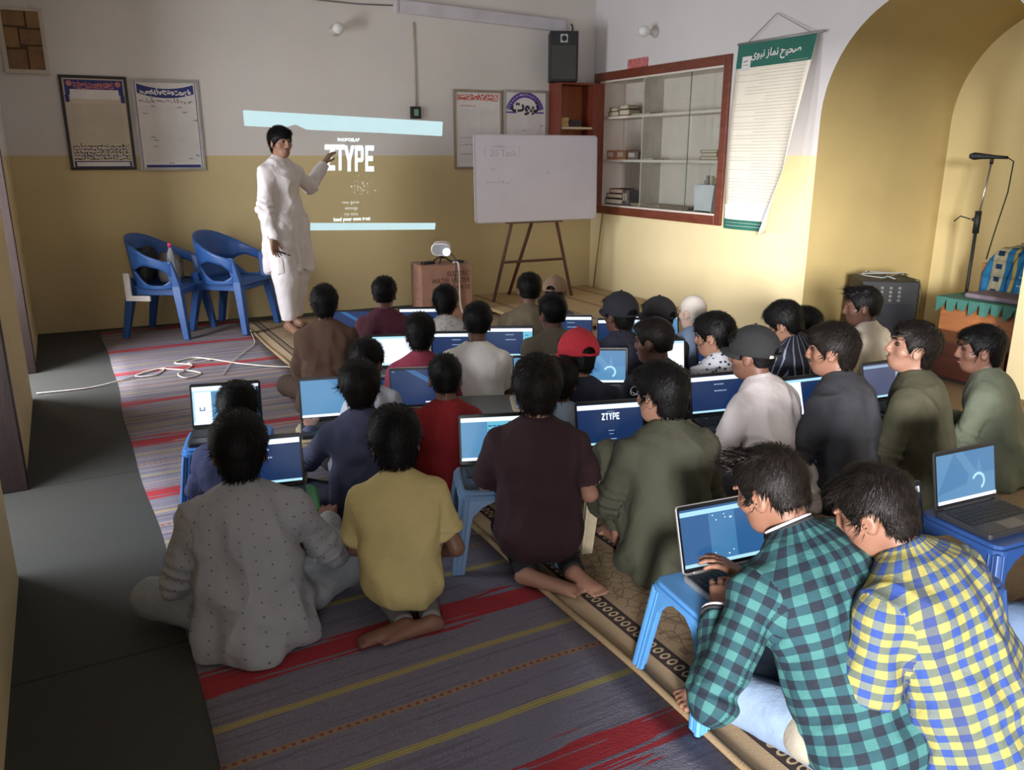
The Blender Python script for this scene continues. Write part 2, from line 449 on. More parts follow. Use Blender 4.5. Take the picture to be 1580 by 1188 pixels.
# ================================================================== THINGS ON THE WALLS
def on_back(name, s, z, off=0.0):
    o = empty(name, bwp(s, z, off)); o.rotation_euler = (0, 0, BWA); return o
def on_right(name, y, z, off=0.0):
    o = empty(name, (RWX - off, y, z)); o.rotation_euler = (0, 0, -math.pi / 2); return o
m_alu = mat('aluminium_frame', (0.42, 0.40, 0.38), 0.4, metal=0.6)
m_paper = mat('poster_paper', srgb(222, 216, 214), 0.6, var=0.05)
m_paper2 = mat('poster_paper_tan', srgb(206, 192, 172), 0.6, var=0.08, vs=4)
m_navy = mat('print_navy', srgb(40, 50, 120), 0.6)
m_pink = mat('print_pink', srgb(206, 120, 116), 0.6)
m_ink = mat('print_black', srgb(40, 38, 46), 0.6)
m_grey = mat('print_grey', srgb(160, 152, 156), 0.6)
m_red = mat('print_red', srgb(206, 96, 84), 0.6)
m_purple = mat('print_purple', srgb(84, 66, 150), 0.6)
def poster(name, px, kind, label, seed, fm):
    rnd = random.Random(seed)
    (x0, y0), (x1, y1), (x2, y2), (x3, y3) = px           # TL TR BR BL
    tl, tr, br, bl = [bw(*p) for p in px]
    s0, s1 = (tl[0] + bl[0]) / 2, (tr[0] + br[0]) / 2; z0, z1 = (bl[1] + br[1]) / 2, (tl[1] + tr[1]) / 2
    w, h = s1 - s0, z1 - z0
    o = on_back(name, s0, z0, 0.002); tag(o, label, 'poster', 'framed posters on the projection wall')
    o.rotation_euler = (0, 0, BWA)
    t = 0.022
    MB().box((t * .5, -0.008, t * .5), (w - t * .5, 0, h - t * .5)).build('sheet', m_paper2 if kind == 0 else m_paper, o)
    for lo, hi in (((0, -0.02, 0), (t, 0, h)), ((w - t, -0.02, 0), (w, 0, h)), ((t, -0.02, 0), (w - t, 0, t)), ((t, -0.02, h - t), (w - t, 0, h))):
        MB().box(lo, hi).build('frame_bar', fm, o, bevel=0.003)
    mb = MB(); y = -0.0095
    mm = [m_navy, m_pink, m_ink, m_grey, m_red, m_purple, m_paper]
    def Q(a, b, c, d, mi, yy=y): mb.quad((a * w, yy, b * h), (c * w, yy, b * h), (c * w, yy, d * h), (a * w, yy, d * h), mi)
    if kind == 0:
        Q(.07, .80, .93, .955, 0)
        Q(.14, .755, .86, .855, 6, y - .0004)
        Q(.06, .72, .12, .80, 0); Q(.88, .72, .94, .80, 0)
        for k in range(3): scribble(mb, .2 * w, .8 * w, (.872 + .02 * k) * h, .03 * h, y - .0008, 1, rnd, 3)
        for cx in (.14, .86):
            mb.add([(cx * w + .045 * w * math.cos(a), y - .0008, .915 * h + .045 * w * math.sin(a)) for a in [k * .524 for k in range(12)]], [tuple(range(12))], 1)
        for k in range(26): scribble(mb, .12 * w, .88 * w, (.70 - .0165 * k) * h, .007 * h, y, 3, rnd, 1.2)
        for k in range(5): scribble(mb, .08 * w, .92 * w, (.255 - .034 * k) * h, .03 * h, y, 2 if k % 2 == 0 else 0, rnd, 1.6)
        Q(.07, .03, .93, .095, 0); Q(.1, .04, .9, .085, 6, y - .0004)
    elif kind == 1:
        n = 14
        for k in range(n):
            a, b = k / n, (k + 1) / n
            f = lambda t: .90 - .05 * (1 - (2 * t - 1) ** 2)
            mb.quad(((.08 + .84 * a) * w, y, (f(a) - .05) * h), ((.08 + .84 * b) * w, y, (f(b) - .05) * h), ((.08 + .84 * b) * w, y, (f(b) + .05) * h), ((.08 + .84 * a) * w, y, (f(a) + .05) * h), 0)
        for k in range(2): scribble(mb, .12 * w, .88 * w, (.865 - .02 * k) * h, .045 * h, y - .0008, 6, rnd, 2.5)
        scribble(mb, .1 * w, .9 * w, .765 * h, .05 * h, y, 3, rnd, 1.6)
        for a, b, c, d in ((.05, .03, .06, .97), (.94, .03, .95, .97)): Q(a, b, c, d, 0)
        for k in range(30): scribble(mb, .09 * w, .91 * w, (.70 - .0205 * k) * h, .005 * h, y, 3, rnd, 1.5)
        for (a, b) in ((.26, .71), (.64, .70), (.72, .645), (.14, .63), (.86, .56), (.2, .37), (.25, .34), (.24, .27), (.86, .17), (.75, .13), (.45, .08)):
            scribble(mb, a * w, (a + .07) * w, b * h, .016 * h, y - .0006, 2, rnd, 3)
        Q(.1, .035, .92, .065, 0)
    elif kind == 2:
        for k in range(3): scribble(mb, .08 * w, .92 * w, (.93 - .026 * k) * h, .045 * h, y, 4, rnd, 2.2)
        scribble(mb, .12 * w, .45 * w, .80 * h, .024 * h, y, 4, rnd, 2)
        for k in range(26):
            scribble(mb, .1 * w, .46 * w, (.75 - .026 * k) * h, .006 * h, y, 3, rnd, 1.2); scribble(mb, .54 * w, .9 * w, (.75 - .026 * k) * h, .006 * h, y, 3, rnd, 1.2)
        for k in (.4, .31, .19): scribble(mb, .12 * w, .5 * w, k * h, .014 * h, y, 2, rnd, 1)
    else:
        n = 18
        for k in range(n):
            a0, a1 = math.pi * (k / n) * .84 + .25, math.pi * ((k + 1) / n) * .84 + .25
            for (r0, r1) in ((.33, .44),):
                mb.quad(((.5 - r0 * math.cos(a0)) * w, y, .70 * h + r0 * w * math.sin(a0)), ((.5 - r0 * math.cos(a1)) * w, y, .70 * h + r0 * w * math.sin(a1)), ((.5 - r1 * math.cos(a1)) * w, y, .70 * h + r1 * w * math.sin(a1)), ((.5 - r1 * math.cos(a0)) * w, y, .70 * h + r1 * w * math.sin(a0)), 5)
            am = (a0 + a1) / 2
            scribble(mb, (.5 - .39 * math.cos(am)) * w - .02 * w, (.5 - .39 * math.cos(am)) * w + .02 * w, .70 * h + .385 * w * math.sin(am), .02 * h, y - .0008, 6, rnd, 2)
        put_text(mb, '\ufe95\ufeee\ufe92\ufe9b', .30 * w, .5 * w, .80 * h, y - .0006, 2, 0.006)
        Q(.07, .715, .3, .735, 5); Q(.7, .715, .93, .735, 5)
        for k in range(26):
            scribble(mb, .1 * w, .46 * w, (.69 - .025 * k) * h, .006 * h, y, 3, rnd, 1.2); scribble(mb, .54 * w, .9 * w, (.69 - .025 * k) * h, .006 * h, y, 3, rnd, 1.2)
        for a, b in ((.84, .56), (.44, .5), (.8, .42), (.42, .4)): scribble(mb, a * w, (a + .08) * w, b * h, .014 * h, y, 2, rnd, 2)
    mb.build('print', mm, o, fix=False)
    return o
m_blkframe = mat('black_frame', srgb(44, 34, 38), 0.4)
m_tanframe = mat('tan_frame', srgb(150, 132, 112), 0.5)
poster('wall_poster', [(92, 114), (197, 120), (209, 262), (107, 262)], 0, 'framed poster with navy header, pink lettering and tan sheet', 1, m_blkframe)
poster('wall_poster', [(203, 121), (305, 125), (318, 263), (214, 263)], 1, 'framed poster with curved navy banner over rows of fine text', 2, m_alu)
poster('wall_poster', [(697, 138), (772, 140), (776, 261), (702, 260)], 2, 'framed poster with red heading partly behind the whiteboard', 3, m_tanframe)
poster('wall_poster', [(774, 139), (840, 140), (845, 262), (777, 262)], 3, 'framed poster with purple arch and large black calligraphy', 4, m_alu)

# boarded-up vent opening high on the wall
s0, z1 = bw(2, 15); s1, z0 = bw(72, 111)
o = on_back('vent_board', s0 - .02, z0, 0.001); tag(o, 'brown cardboard patched over a small framed vent high on the wall', 'vent board')
w, h = s1 - s0 + .02, z1 - z0
MB().box((.005, -.006, .005), (w, -.001, h)).build('backing', mat('vent_backing', srgb(96, 74, 56), .9), o)
for k, (a, b, c, d) in enumerate(((0, 0, .55, .36), (.55, 0, 1, .42), (0, .36, .4, .72), (.4, .42, 1, .7), (0, .72, .62, 1), (.62, .7, 1, 1))):
    MB().box((a * w + .012, -.014 - .002 * (k % 3), b * h + .012), (c * w, -.002, d * h)).build('cardboard_piece', mat('cardboard_%d' % k, srgb(128 + 7 * (k % 3), 98 + 5 * (k % 3), 72), 0.85, var=0.2, vs=10), o, bevel=.002)
for lo, hi in (((-.02, -.02, -.02), (.012, 0, h + .02)), ((w - .002, -.02, -.02), (w + .025, 0, h + .02)), ((.012, -.02, -.02), (w - .002, 0, .012)), ((.012, -.02, h), (w - .002, 0, h + .02))):
    MB().box(lo, hi).build('frame_bar', mat('vent_frame_paint', srgb(196, 186, 172), 0.7), o, bevel=.003)

# projector's thrown light, painted as glowing faces just off the wall
o = on_back('projected_image', 0, 0, 0.0025); tag(o, 'projected game start screen reading ZTYPE on the yellow wall', 'projection')
e_bar = emat('projected_white', (0.62, 0.86, 0.90), 0.62)
e_let = emat('projected_letters', (0.86, 0.95, 0.97), 0.8)
e_dim = emat('projected_dim', (0.80, 0.86, 0.80), 0.6)
def wpoly(mb, pts, mi=0, y=0.0): mb.add([(bw(*p)[0], y, bw(*p)[1]) for p in pts], [tuple(range(len(pts)))], mi)
mb = MB(); wpoly(mb, [(375, 170), (530, 179), (683, 188), (682, 210), (590, 205), (473, 200), (456, 192), (438, 197), (377, 194)])  # dip in the lower edge is the head's shadow cut into the shape
mb.build('browser_bar', e_bar, o, fix=False)
mb = MB(); wpoly(mb, [(401, 344), (672, 344), (671, 354), (403, 356)]); mb.build('taskbar', e_bar, o, fix=False)
LET = {'Z': [[(0, 0), (1, 0), (1, .2), (.42, .2), (1, .8), (1, 1), (0, 1), (0, .8), (.56, .8), (0, .2)]],
       'T': [[(.34, 0), (.66, 0), (.66, .8), (1, .8), (1, 1), (0, 1), (0, .8), (.34, .8)]],
       'Y': [[(.34, 0), (.66, 0), (.66, .4), (1, 1), (.68, 1), (.5, .62), (.32, 1), (0, 1), (.34, .4)]],
       'P': [[(0, 0), (.32, 0), (.32, .36), (.32, .52), (.32, .8), (.32, 1), (0, 1)], [(.32, .36), (.86, .36), (1, .46), (1, .52), (.32, .52)], [(.68, .52), (1, .52), (1, .8), (.68, .8)], [(.32, .8), (1, .8), (1, .9), (.86, 1), (.32, 1)]],
       'E': [[(0, 0), (.32, 0), (.32, 1), (0, 1)], [(.32, 0), (1, 0), (1, .2), (.32, .2)], [(.32, .4), (.88, .4), (.88, .6), (.32, .6)], [(.32, .8), (1, .8), (1, 1), (.32, 1)]]}
for ch, xa, xb in (('Z', 501, 517), ('T', 517.5, 532), ('Y', 530.5, 547), ('P', 547.5, 561), ('E', 563.5, 577)):
    mb = MB()
    for poly in LET[ch]:
        wpoly(mb, [(xa + (xb - xa) * u, (263 if ch in 'ZT' else 264.5) - w_ * 40) for u, w_ in poly], 0, -0.0006)
    mb.build('letter', e_let, o, fix=False)
mb = MB()
def wtext(mb, s, px, py, hpx, mi=0, bold=0.0, xs=1.0):
    c = bw(px, py); sz = (bw(px, py - hpx / 2)[1] - bw(px, py + hpx / 2)[1]) * 1.35
    put_text(mb, s, sz, c[0], c[1], -0.0006, mi, bold, xs)
wtext(mb, 'PHOBOSLAB', 538, 216, 5, 0, .002, .95)
wtext(mb, 'load your own text', 543, 338, 5.5, 0, .002)
wtext(mb, 'new game', 541, 312, 5, 1); wtext(mb, 'settings', 542, 321, 5, 1); wtext(mb, 'my stats', 542, 330, 5, 1)
rnd = random.Random(8)
for k in range(46):
    q = bw(rnd.gauss(556, 9), rnd.gauss(288, 11)); r = rnd.uniform(.0015, .005)
    mb.quad((q[0] - r, -.0006, q[1] - r), (q[0] + r, -.0006, q[1] - r), (q[0] + r, -.0006, q[1] + r), (q[0] - r, -.0006, q[1] + r), 1)
mb.build('small_print', [e_let, e_dim], o, fix=False)['kind'] = 'stuff'

# wiring: cable trunk, conduit drop and socket box
m_trunk = mat('white_trunking', srgb(200, 196, 204), 0.5)
a, b = bw(612, 10), bw(884, 43)
L_ = math.hypot(b[0] - a[0], b[1] - a[1]); ang = math.atan2(b[1] - a[1], b[0] - a[0])
o = on_back('cable_trunking', a[0], a[1], 0.0); o.rotation_euler = Euler((0, -ang, BWA), 'XYZ'); tag(o, 'white cable trunking sloping along the top of the wall', 'trunking')
MB().box((0, -.05, -.055), (L_ - .1, 0, .055)).build('casing', m_trunk, o, bevel=.006)
MB().box((-.03, -.06, -.06), (0, 0, .06)).build('end_cap', m_trunk, o, bevel=.004)
a, b = bw(490, 0), bw(612, 9)
o = on_back('thin_cable', 0, 0, 0.006); tag(o, 'thin dark cable running along the wall to the trunking', 'cable')
mb = MB(); mb.tube([(a[0] - .5, 0, a[1] + .06), (a[0], 0, a[1]), ((a[0] + b[0]) / 2, 0, (a[1] + b[1]) / 2 - .01), (b[0] - .04, 0, b[1])], .006, 6); mb.build('wire', mat('grey_wire', (.2, .19, .19), .6), o, smooth=True)
a, b = bw(637, 24), bw(640, 165)
o = on_back('conduit_pipe', a[0], b[1], 0.01); tag(o, 'thin conduit dropping from the trunking to the socket box', 'conduit')
mb = MB(); mb.tube([(0, 0, 0), (0, 0, a[1] - b[1] - .06)], .008, 8); mb.build('pipe', mat('cream_conduit', srgb(190, 178, 162), .5), o, smooth=True)
a = bw(640, 174)
o = on_back('wall_socket', a[0], a[1], 0.0); tag(o, 'small black electrical socket box on the wall below the conduit', 'socket')
MB().box((-.05, -.045, -.055), (.05, 0, .055)).build('box', mat('black_plastic', (.012, .012, .013), .45), o, bevel=.005)
MB().box((-.022, -.052, -.03), (.022, -.045, .03)).build('plate', mat('green_plate', srgb(120, 160, 140), .5), o, bevel=.003)

m_bulb = mat('frosted_bulb', (.8, .78, .78), .25, spec=.6)
def bulb(o, lab):
    tag(o, lab, 'light bulb')
    Mx = Matrix.Rotation(math.pi / 2, 4, 'X')
    mb = MB(); mb.lathe([(.05, 0), (.05, .012), (.03, .03), (.024, .05), (.024, .075)], 16, M=Mx); mb.build('holder', mat('bulb_holder', (.55, .5, .46), .5), o, smooth=True)
    mb = MB(); mb.lathe([(.02, .07), (.026, .085), (.044, .115), (.05, .14), (.044, .165), (.028, .182), (.005, .19)], 18, M=Mx); mb.build('glass_bulb', m_bulb, o, smooth=True)
a = bw(516, 47); o = on_back('light_bulb', a[0], a[1]); bulb(o, 'unlit bulb holder on the projection wall above the screen')
p = atx(1012, 50, RWX); o = on_right('light_bulb', p[1], p[2]); bulb(o, 'unlit frosted bulb sticking out of the white wall above the cabinet')
for q, w_ in (((890, 8), 1), ):
    p = atx(892, 10, RWX); o = on_right('wall_hook', p[1] - .05, p[2]); tag(o, 'small curved metal hook high in the wall corner', 'hook')
    mb = MB(); mb.tube([(0, 0, .03), (0, -.03, .02), (.02, -.05, -.01), (.06, -.05, -.03), (.1, -.04, 0)], .006, 8); mb.build('hook_rod', mat('hook_metal', (.25, .23, .22), .4, metal=.7), o, smooth=True)

# corner shelf unit with wooden back, and the loudspeaker on it
m_redwood = mat('red_brown_wood', srgb(116, 52, 34), .45, var=.25, vs=6, stretch=(8, 8, .8), bump=.08, bs=40)
m_orwood = mat('orange_brown_wood', srgb(156, 84, 42), .45, var=.22, vs=6, stretch=(8, 8, .8))
sa, zb = bw(862, 318, .25); sb = BWL - .02
_, zt = bw(862, 126, .25)
o = on_back('corner_shelf', sa, zb, 0.0); tag(o, 'open red-brown wooden shelf unit fixed in the wall corner', 'shelf')
w, h, d = sb - sa, zt - zb, .25
for nm, lo, hi in (('side_panel', (0, -d, 0), (.02, 0, h)), ('side_panel', (w - .13, -d, 0), (w, 0, h)), ('bottom_panel', (.02, -d, 0), (w - .13, 0, .02)), ('top_panel', (.02, -d, h - .02), (w - .13, 0, h))):
    MB().box(lo, hi).build(nm, m_redwood, o, bevel=.003)
MB().box((.02, -.012, .02), (w - .13, -.002, h - .02)).build('back_panel', m_orwood, o)
for k in (.33, .63):
    MB().box((.02, -d + .01, k * h), (w - .13, -.012, k * h + .022)).build('shelf_board', mat('pale_shelf_edge', srgb(206, 180, 150), .6), o, bevel=.002)
zs = zb + .63 * h + .023
for k, (dx, ww, hh, c, nm, lab) in enumerate(((.035, .1, .09, (196, 160, 104), 'carton', 'small tan carton standing on the corner wooden shelf'), (.145, .13, .07, (62, 52, 56), 'book', 'dark stack-bound book lying on the corner wooden shelf'))):
    q = on_back(nm, sa + dx, zs, .06); tag(q, lab, 'box' if nm == 'carton' else 'book')
    mb = MB(); mb.box((0, -.13, 0), (ww, 0, hh * .42)); mb.box((.004, -.126, hh * .42), (ww - .004, -.004, hh * .58)); mb.box((0, -.13, hh * .58), (ww, 0, hh))
    mb.build('body', mat('shelf_item_%d' % k, srgb(*c), .7), q, bevel=.003)
# loudspeaker
sa2, zb2 = bw(850, 124, .30)
o = on_back('loudspeaker', sa2 + .2, zt + .003, .17); o.rotation_euler = (0, 0, BWA - .42); tag(o, 'black loudspeaker cabinet standing on the corner shelf near the ceiling', 'loudspeaker')
m_blk = mat('speaker_black', (.012, .012, .014), .55, bump=.2, bs=150)
hs = .46
MB().box((-.14, -.12, 0), (.14, .12, hs)).build('cabinet', m_blk, o, bevel=.008)
MB().box((-.12, -.128, .02), (.12, -.12, .33)).build('grille', mat('speaker_grille', (.07, .07, .068), .7, bump=.8, bs=500), o, bevel=.003)
MB().box((-.035, -.124, .355), (.035, -.12, .43)).build('tweeter_plate', mat('tweeter_plate', (.5, .5, .48), .4), o, bevel=.006)
mb = MB(); mb.lathe([(.026, 0), (.026, .004), (.01, .006)], 16, c=(0, 0, 0), M=Matrix.Translation((0, -.124, .392)) @ Matrix.Rotation(math.pi / 2, 4, 'X')); mb.build('tweeter', m_blk, o, smooth=True)
mb = MB(); mb.tube([(.1, .1, hs), (.1, .13, hs + .08), (.09, .17, hs + .1)], .008, 8); mb.build('bracket', m_blk, o, smooth=True)

# ------------------------------------------------------------------ glazed wall cabinet
y0, y1, z0, z1 = CAB
o = on_right('wall_cabinet', y1, z0); tag(o, 'recessed wall cabinet with brown wooden frame and sliding glass', 'cabinet')
w, h = y1 - y0, z1 - z0
m_inner = mat('cabinet_white_paint', srgb(226, 214, 204), .65, var=.05)
m_brown = mat('varnished_brown_wood', srgb(112, 56, 40), .35, var=.2, vs=5, stretch=(2, 2, 6), coat=.2)
D = .30
mb = MB()
mb.box((0, 0, 0), (w, D, .02)); mb.box((0, 0, h - .02), (w, D, h)); mb.box((0, 0, .02), (.02, D, h - .02)); mb.box((w - .02, 0, .02), (w, D, h - .02)); mb.box((.02, D - .01, .02), (w - .02, D, h - .02))
mb.build('carcass', m_inner, o)
SH = [.36, .70]
for k in SH: MB().box((.02, .04, k * h), (w - .02, D - .01, k * h + .025)).build('shelf_board', m_inner, o, bevel=.002)
MB().box((w * .36, .05, .02), (w * .36 + .015, D - .01, h - .02)).build('divider', mat('cabinet_divider', srgb(214, 206, 196), .6), o)
fw_ = .075
for nm, lo, hi in (('frame_stile', (-fw_, -.025, -fw_), (.005, .01, h + fw_)), ('frame_stile', (w - .005, -.025, -fw_), (w + fw_, .01, h + fw_)), ('frame_rail', (.005, -.025, -fw_), (w - .005, .01, .005)), ('frame_rail', (.005, -.025, h - .005), (w - .005, .01, h + fw_))):
    MB().box(lo, hi).build(nm, m_brown, o, bevel=.004)
gm = bpy.data.materials.new('cabinet_glass'); gm.use_nodes = True; nt = gm.node_tree
for n_ in list(nt.nodes):
    if n_.type == 'BSDF_PRINCIPLED': nt.nodes.remove(n_)
tr = nt.nodes.new('ShaderNodeBsdfTransparent'); tr.inputs[0].default_value = (.93, .97, .95, 1)
gl = nt.nodes.new('ShaderNodeBsdfGlossy'); gl.inputs['Roughness'].default_value = .02; gl.inputs[0].default_value = (.95, 1, .98, 1)
fr = nt.nodes.new('ShaderNodeFresnel'); fr.inputs[0].default_value = 1.5
mx = nt.nodes.new('ShaderNodeMixShader'); nt.links.new(fr.outputs[0], mx.inputs[0]); nt.links.new(tr.outputs[0], mx.inputs[1]); nt.links.new(gl.outputs[0], mx.inputs[2])
nt.links.new(mx.outputs[0], nt.nodes['Material Output'].inputs[0])
for a, b, yy in ((.25 * w, .76 * w, .012), (.74 * w, w - .01, .022)):
    mb = MB(); mb.quad((a, yy, .01), (b, yy, .01), (b, yy, h - .01), (a, yy, h - .01)); mb.build('glass_pane', gm, o, fix=False)
    MB().box((b - .004, yy - .002, .01), (b + .002, yy + .003, h - .01)).build('pane_edge', mat('dark_glass_edge', (.05, .08, .07), .2), o)
MB().box((.03, .006, .005), (w - .03, .03, .018)).build('track', m_alu, o)
# contents of the cabinet
shz = [.022, SH[0] * h + .0265, SH[1] * h + .0265]
rnd = random.Random(11)
items = [  # shelf, x, w, h, depth, colour, name, label
    (2, .05, .17, .05, .15, (150, 120, 84), 'book', 'thick tan book lying flat at the left of the top cabinet shelf'),
    (2, .07, .13, .035, .12, (120, 110, 100), 'book', 'grey book lying on the tan book on the top cabinet shelf'),
    (2, .24, .16, .065, .14, (92, 62, 52), 'book', 'brown hardback lying beside the tan book on the top cabinet shelf'),
    (2, .25, .14, .035, .12, (150, 140, 130), 'book', 'pale grey book resting on the brown hardback'),
    (2, .44, .30, .014, .16, (146, 132, 116), 'book', 'thin open booklet lying on the top cabinet shelf'),
    (1, .05, .16, .09, .15, (190, 120, 92), 'carton', 'small orange-brown printed carton on the middle cabinet shelf'),
    (1, .22, .17, .09, .15, (176, 132, 96), 'carton', 'tan carton beside the orange-brown one on the middle cabinet shelf'),
    (1, .41, .17, .08, .15, (132, 116, 108), 'carton', 'grey carton at the end of the row on the middle cabinet shelf'),
    (1, .62, .2, .014, .15, (160, 152, 140), 'book', 'thin pale booklet on the middle cabinet shelf'),
    (1, 1.50, .22, .03, .15, (122, 92, 84), 'book', 'brown book at the right end of the middle cabinet shelf'),
    (1, 1.52, .2, .03, .14, (196, 176, 160), 'book', 'cream book in the pile at the right end of the middle shelf'),
    (1, 1.50, .22, .025, .13, (110, 96, 92), 'book', 'dark book on top of the pile at the right of the middle shelf'),
    (0, .04, .28, .06, .18, (44, 40, 44), 'book', 'black bound volume lying at the left of the bottom cabinet shelf'),
    (0, .06, .25, .05, .16, (60, 46, 48), 'book', 'dark volume lying on the black volume on the bottom shelf'),
    (0, .12, .22, .05, .15, (122, 34, 40), 'book', 'dark red volume on top of the black pile on the bottom shelf'),
    (0, .34, .13, .15, .14, (116, 106, 108), 'carton', 'grey box standing beside the black pile on the bottom shelf'),
    (0, .50, .45, .03, .18, (166, 152, 134), 'paper_stack', 'loose papers lying along the bottom of the cabinet'),
    (0, .98, .40, .03, .18, (150, 132, 108), 'paper_stack', 'tan papers lying next to the plastic tub in the cabinet'),
]
stack = {}
for k, (s, x, ww, hh, dd, c, nm, lab) in enumerate(items):
    key = None; base = shz[s]
    for (s2, xa, xb), top in stack.items():
        if s2 == s and x < xb - .02 and x + ww > xa + .02: base = max(base, top)
    stack[(s, x, x + ww)] = base + hh + .0008
    q = on_right(nm, y1 - x, z0 + base, -.075); tag(q, lab, 'book' if nm == 'book' else ('box' if nm == 'carton' else 'papers'), 'things in the wall cabinet')
    q.rotation_euler = (0, 0, -math.pi / 2 + rnd.uniform(-.05, .05))
    mc = mat('cabinet_item_%d' % k, srgb(*c), .7, var=.15, vs=20)
    if nm == 'book':
        mb = MB(); mb.box((0, 0, 0), (ww, dd, hh * .16)); mb.box((0, 0, hh * .84), (ww, dd, hh)); mb.box((0, 0, hh * .16), (.006, dd, hh * .84)); mb.build('cover', mc, q, bevel=.001)
        MB().box((.006, .004, hh * .16), (ww - .004, dd - .004, hh * .84)).build('pages', mat('book_pages', srgb(214, 200, 176), .8), q)
    elif nm == 'carton':
        MB().box((0, 0, 0), (ww, dd, hh)).build('carton_body', mc, q, bevel=.003)
        MB().box((.02, -.0015, hh * .3), (ww * .7, 0, hh * .8)).build('printed_panel', mat('carton_print', srgb(216, 200, 188), .6), q)
    else:
        for j in range(4): 
            MB().box((0, 0, j * hh / 4), (ww, dd, (j + .8) * hh / 4)).build('sheet', mc, q, rot=(0, 0, 0), loc=(rnd.uniform(-.01, .01), rnd.uniform(-.01, .01), 0))
q = on_right('plastic_tub', y1 - 1.48, z0 + shz[0], -.06); tag(q, 'white plastic tub of odds and ends at the right of the cabinet', 'tub')
mb = MB(); mb.prism([(0, 0), (.02, 0), (.0, .24), (-.02, .24)], 1, 0, .16); mb.prism([(.2, 0), (.22, 0), (.25, .24), (.23, .24)], 1, 0, .16); mb.box((.01, 0, 0), (.21, .16, .01)); mb.prism([(.02, 0), (.2, 0), (.23, .24), (0, .24)], 1, 0, .01); mb.prism([(.02, 0), (.2, 0), (.23, .24), (0, .24)], 1, .15, .16)
mb.build('tub', mat('white_plastic', srgb(228, 228, 232), .4), q)
for k in range(5):
    mb = MB(); a = rnd.uniform(.03, .17); mb.tube([(a, .08, .05), (a + rnd.uniform(-.03, .03), .07, .25 + rnd.uniform(0, .07))], .016, 8); mb.build('rolled_paper', mat('roll_%d' % k, srgb(150 + 12 * k, 140 + 10 * k, 140), .6), q)
# wrapped parcel on the cabinet's top rail
p = atx(966, 112, RWX)
q = on_right('wrapped_parcel', 6.86, z1 + fw_ + .001, 0.0); tag(q, 'small red and white wrapped parcel lying on top of the cabinet frame', 'parcel')
mb = MB(); mb.box((0, -.024, 0), (.3, .012, .085)); mb.build('wrapping', mat('red_white_wrap', srgb(196, 110, 110), .5, var=.45, vs=40), q, bevel=.01)

# ------------------------------------------------------------------ hanging text scroll
TLp, TRp = atx(1141, 66, RWX - .04), atx(1263, 46, RWX - .04)
SW, SHT = TLp[1] - TRp[1], 1.46
o = on_right('hanging_scroll', TLp[1], TLp[2] - SHT - .02, .03); tag(o, 'long printed scroll with dark green header hanging beside the arch', 'scroll')
def SP(u, v, off=0.0):
    """u across 0..1, v up 0..1 on the curled sheet"""
    wv = SW * (1 - .10 * (1 - v) ** 2)
    x = u * wv - .03 * (1 - v)
    if v < .34 and u > .5: x -= .10 * ((.34 - v) / .34) * ((u - .5) / .5) * (1 if v > .1 else 1)
    y = -.012 - .05 * math.sin(math.pi * (1 - v)) * (.5 + .5 * u) - .012 * math.sin(u * 9 + v * 3) * (1 - v)
    if u > .72: y -= .22 * ((u - .72) / .28) ** 2 * (1 - v) ** 1.2
    return (x, y - off, v * SHT)
def sheet(name, u0, v0, u1, v1, m, off=0.0, nu=12, nv=30, mb=None, mi=0):
    own = mb is None; mb = mb or MB()
    vs = [SP(u0 + (u1 - u0) * i / nu, v0 + (v1 - v0) * j / nv, off) for j in range(nv + 1) for i in range(nu + 1)]
    fs = [(j * (nu + 1) + i, j * (nu + 1) + i + 1, (j + 1) * (nu + 1) + i + 1, (j + 1) * (nu + 1) + i) for j in range(nv) for i in range(nu)]
    mb.add(vs, fs, mi)
    if own: return mb.build(name, m, o, smooth=True, fix=False)
m_green = mat('scroll_green', srgb(36, 104, 90), .6, var=.1)
m_cream = mat('scroll_cream', srgb(238, 228, 212), .7, var=.04)
sh_ = sheet('cloth', 0, 0, 1, 1, m_cream); sm = sh_.modifiers.new('thickness', 'SOLIDIFY'); sm.thickness = .0025; sm.offset = 1
sheet('header_panel', 0, .875, 1, 1, m_green, .004, 12, 5); sheet('footer_panel', 0, 0, 1, .055, m_green, .004, 12, 4)
sheet('white_panel', .02, .06, .98, .14, mat('scroll_white', srgb(236, 234, 236), .7), .004, 12, 4)
mb = MB(); rnd = random.Random(21)
def stxt(s, size, cu, cv, mi, bold=0.0):
    vs, fs = text_mesh(s, size, 'CENTER', bold)
    mb.add([SP(cu + a / SW, cv + b / SHT, .0055) for a, b in vs], fs, mi)
stxt('\ufbfc\ufeee\ufe92\ufee7 \ufeaf\ufe8e\ufee4\ufee7 \ufea2\ufbff\ufea4\ufebb', .080, .52, .940, 0, .002)
def sline(u0, u1, v, h, mi):
    u = u0
    while u < u1:
        du = h * rnd.uniform(.6, 2.0) / SW; a = rnd.uniform(-.3, .3) * h / SHT; t = .13 * h / SHT
        e = min(u + du, u1)
        mb.add([SP(u, v + a - t, .0055), SP(e, v - a - t, .0055), SP(e, v - a + t, .0055), SP(u, v + a + t, .0055)], [(0, 1, 2, 3)], mi)
        u += du + h * rnd.uniform(.2, .7) / SW
for k in range(42):
    v = .855 - k * .0168
    sline(.05 + (.3 if rnd.random() < .3 else 0) + (.12 if 4 < k < 10 else 0), .95, v, .008, 1)
for k in range(4): sline(.06, .94, .128 - k * .016, .004, 2)
for k in range(2): sline(.05, .60, .038 - k * .018, .012, 0); sline(.64, .94, .038 - k * .018, .015, 0)
sline(.72, .96, .885, .01, 0); sline(.04, .96, .868, .006, 2)
sheet('', .08, .86, .20, .935, None, .005, 3, 3, mb, 3); sline(.10, .18, .91, .03, 1); sline(.10, .18, .89, .02, 1)
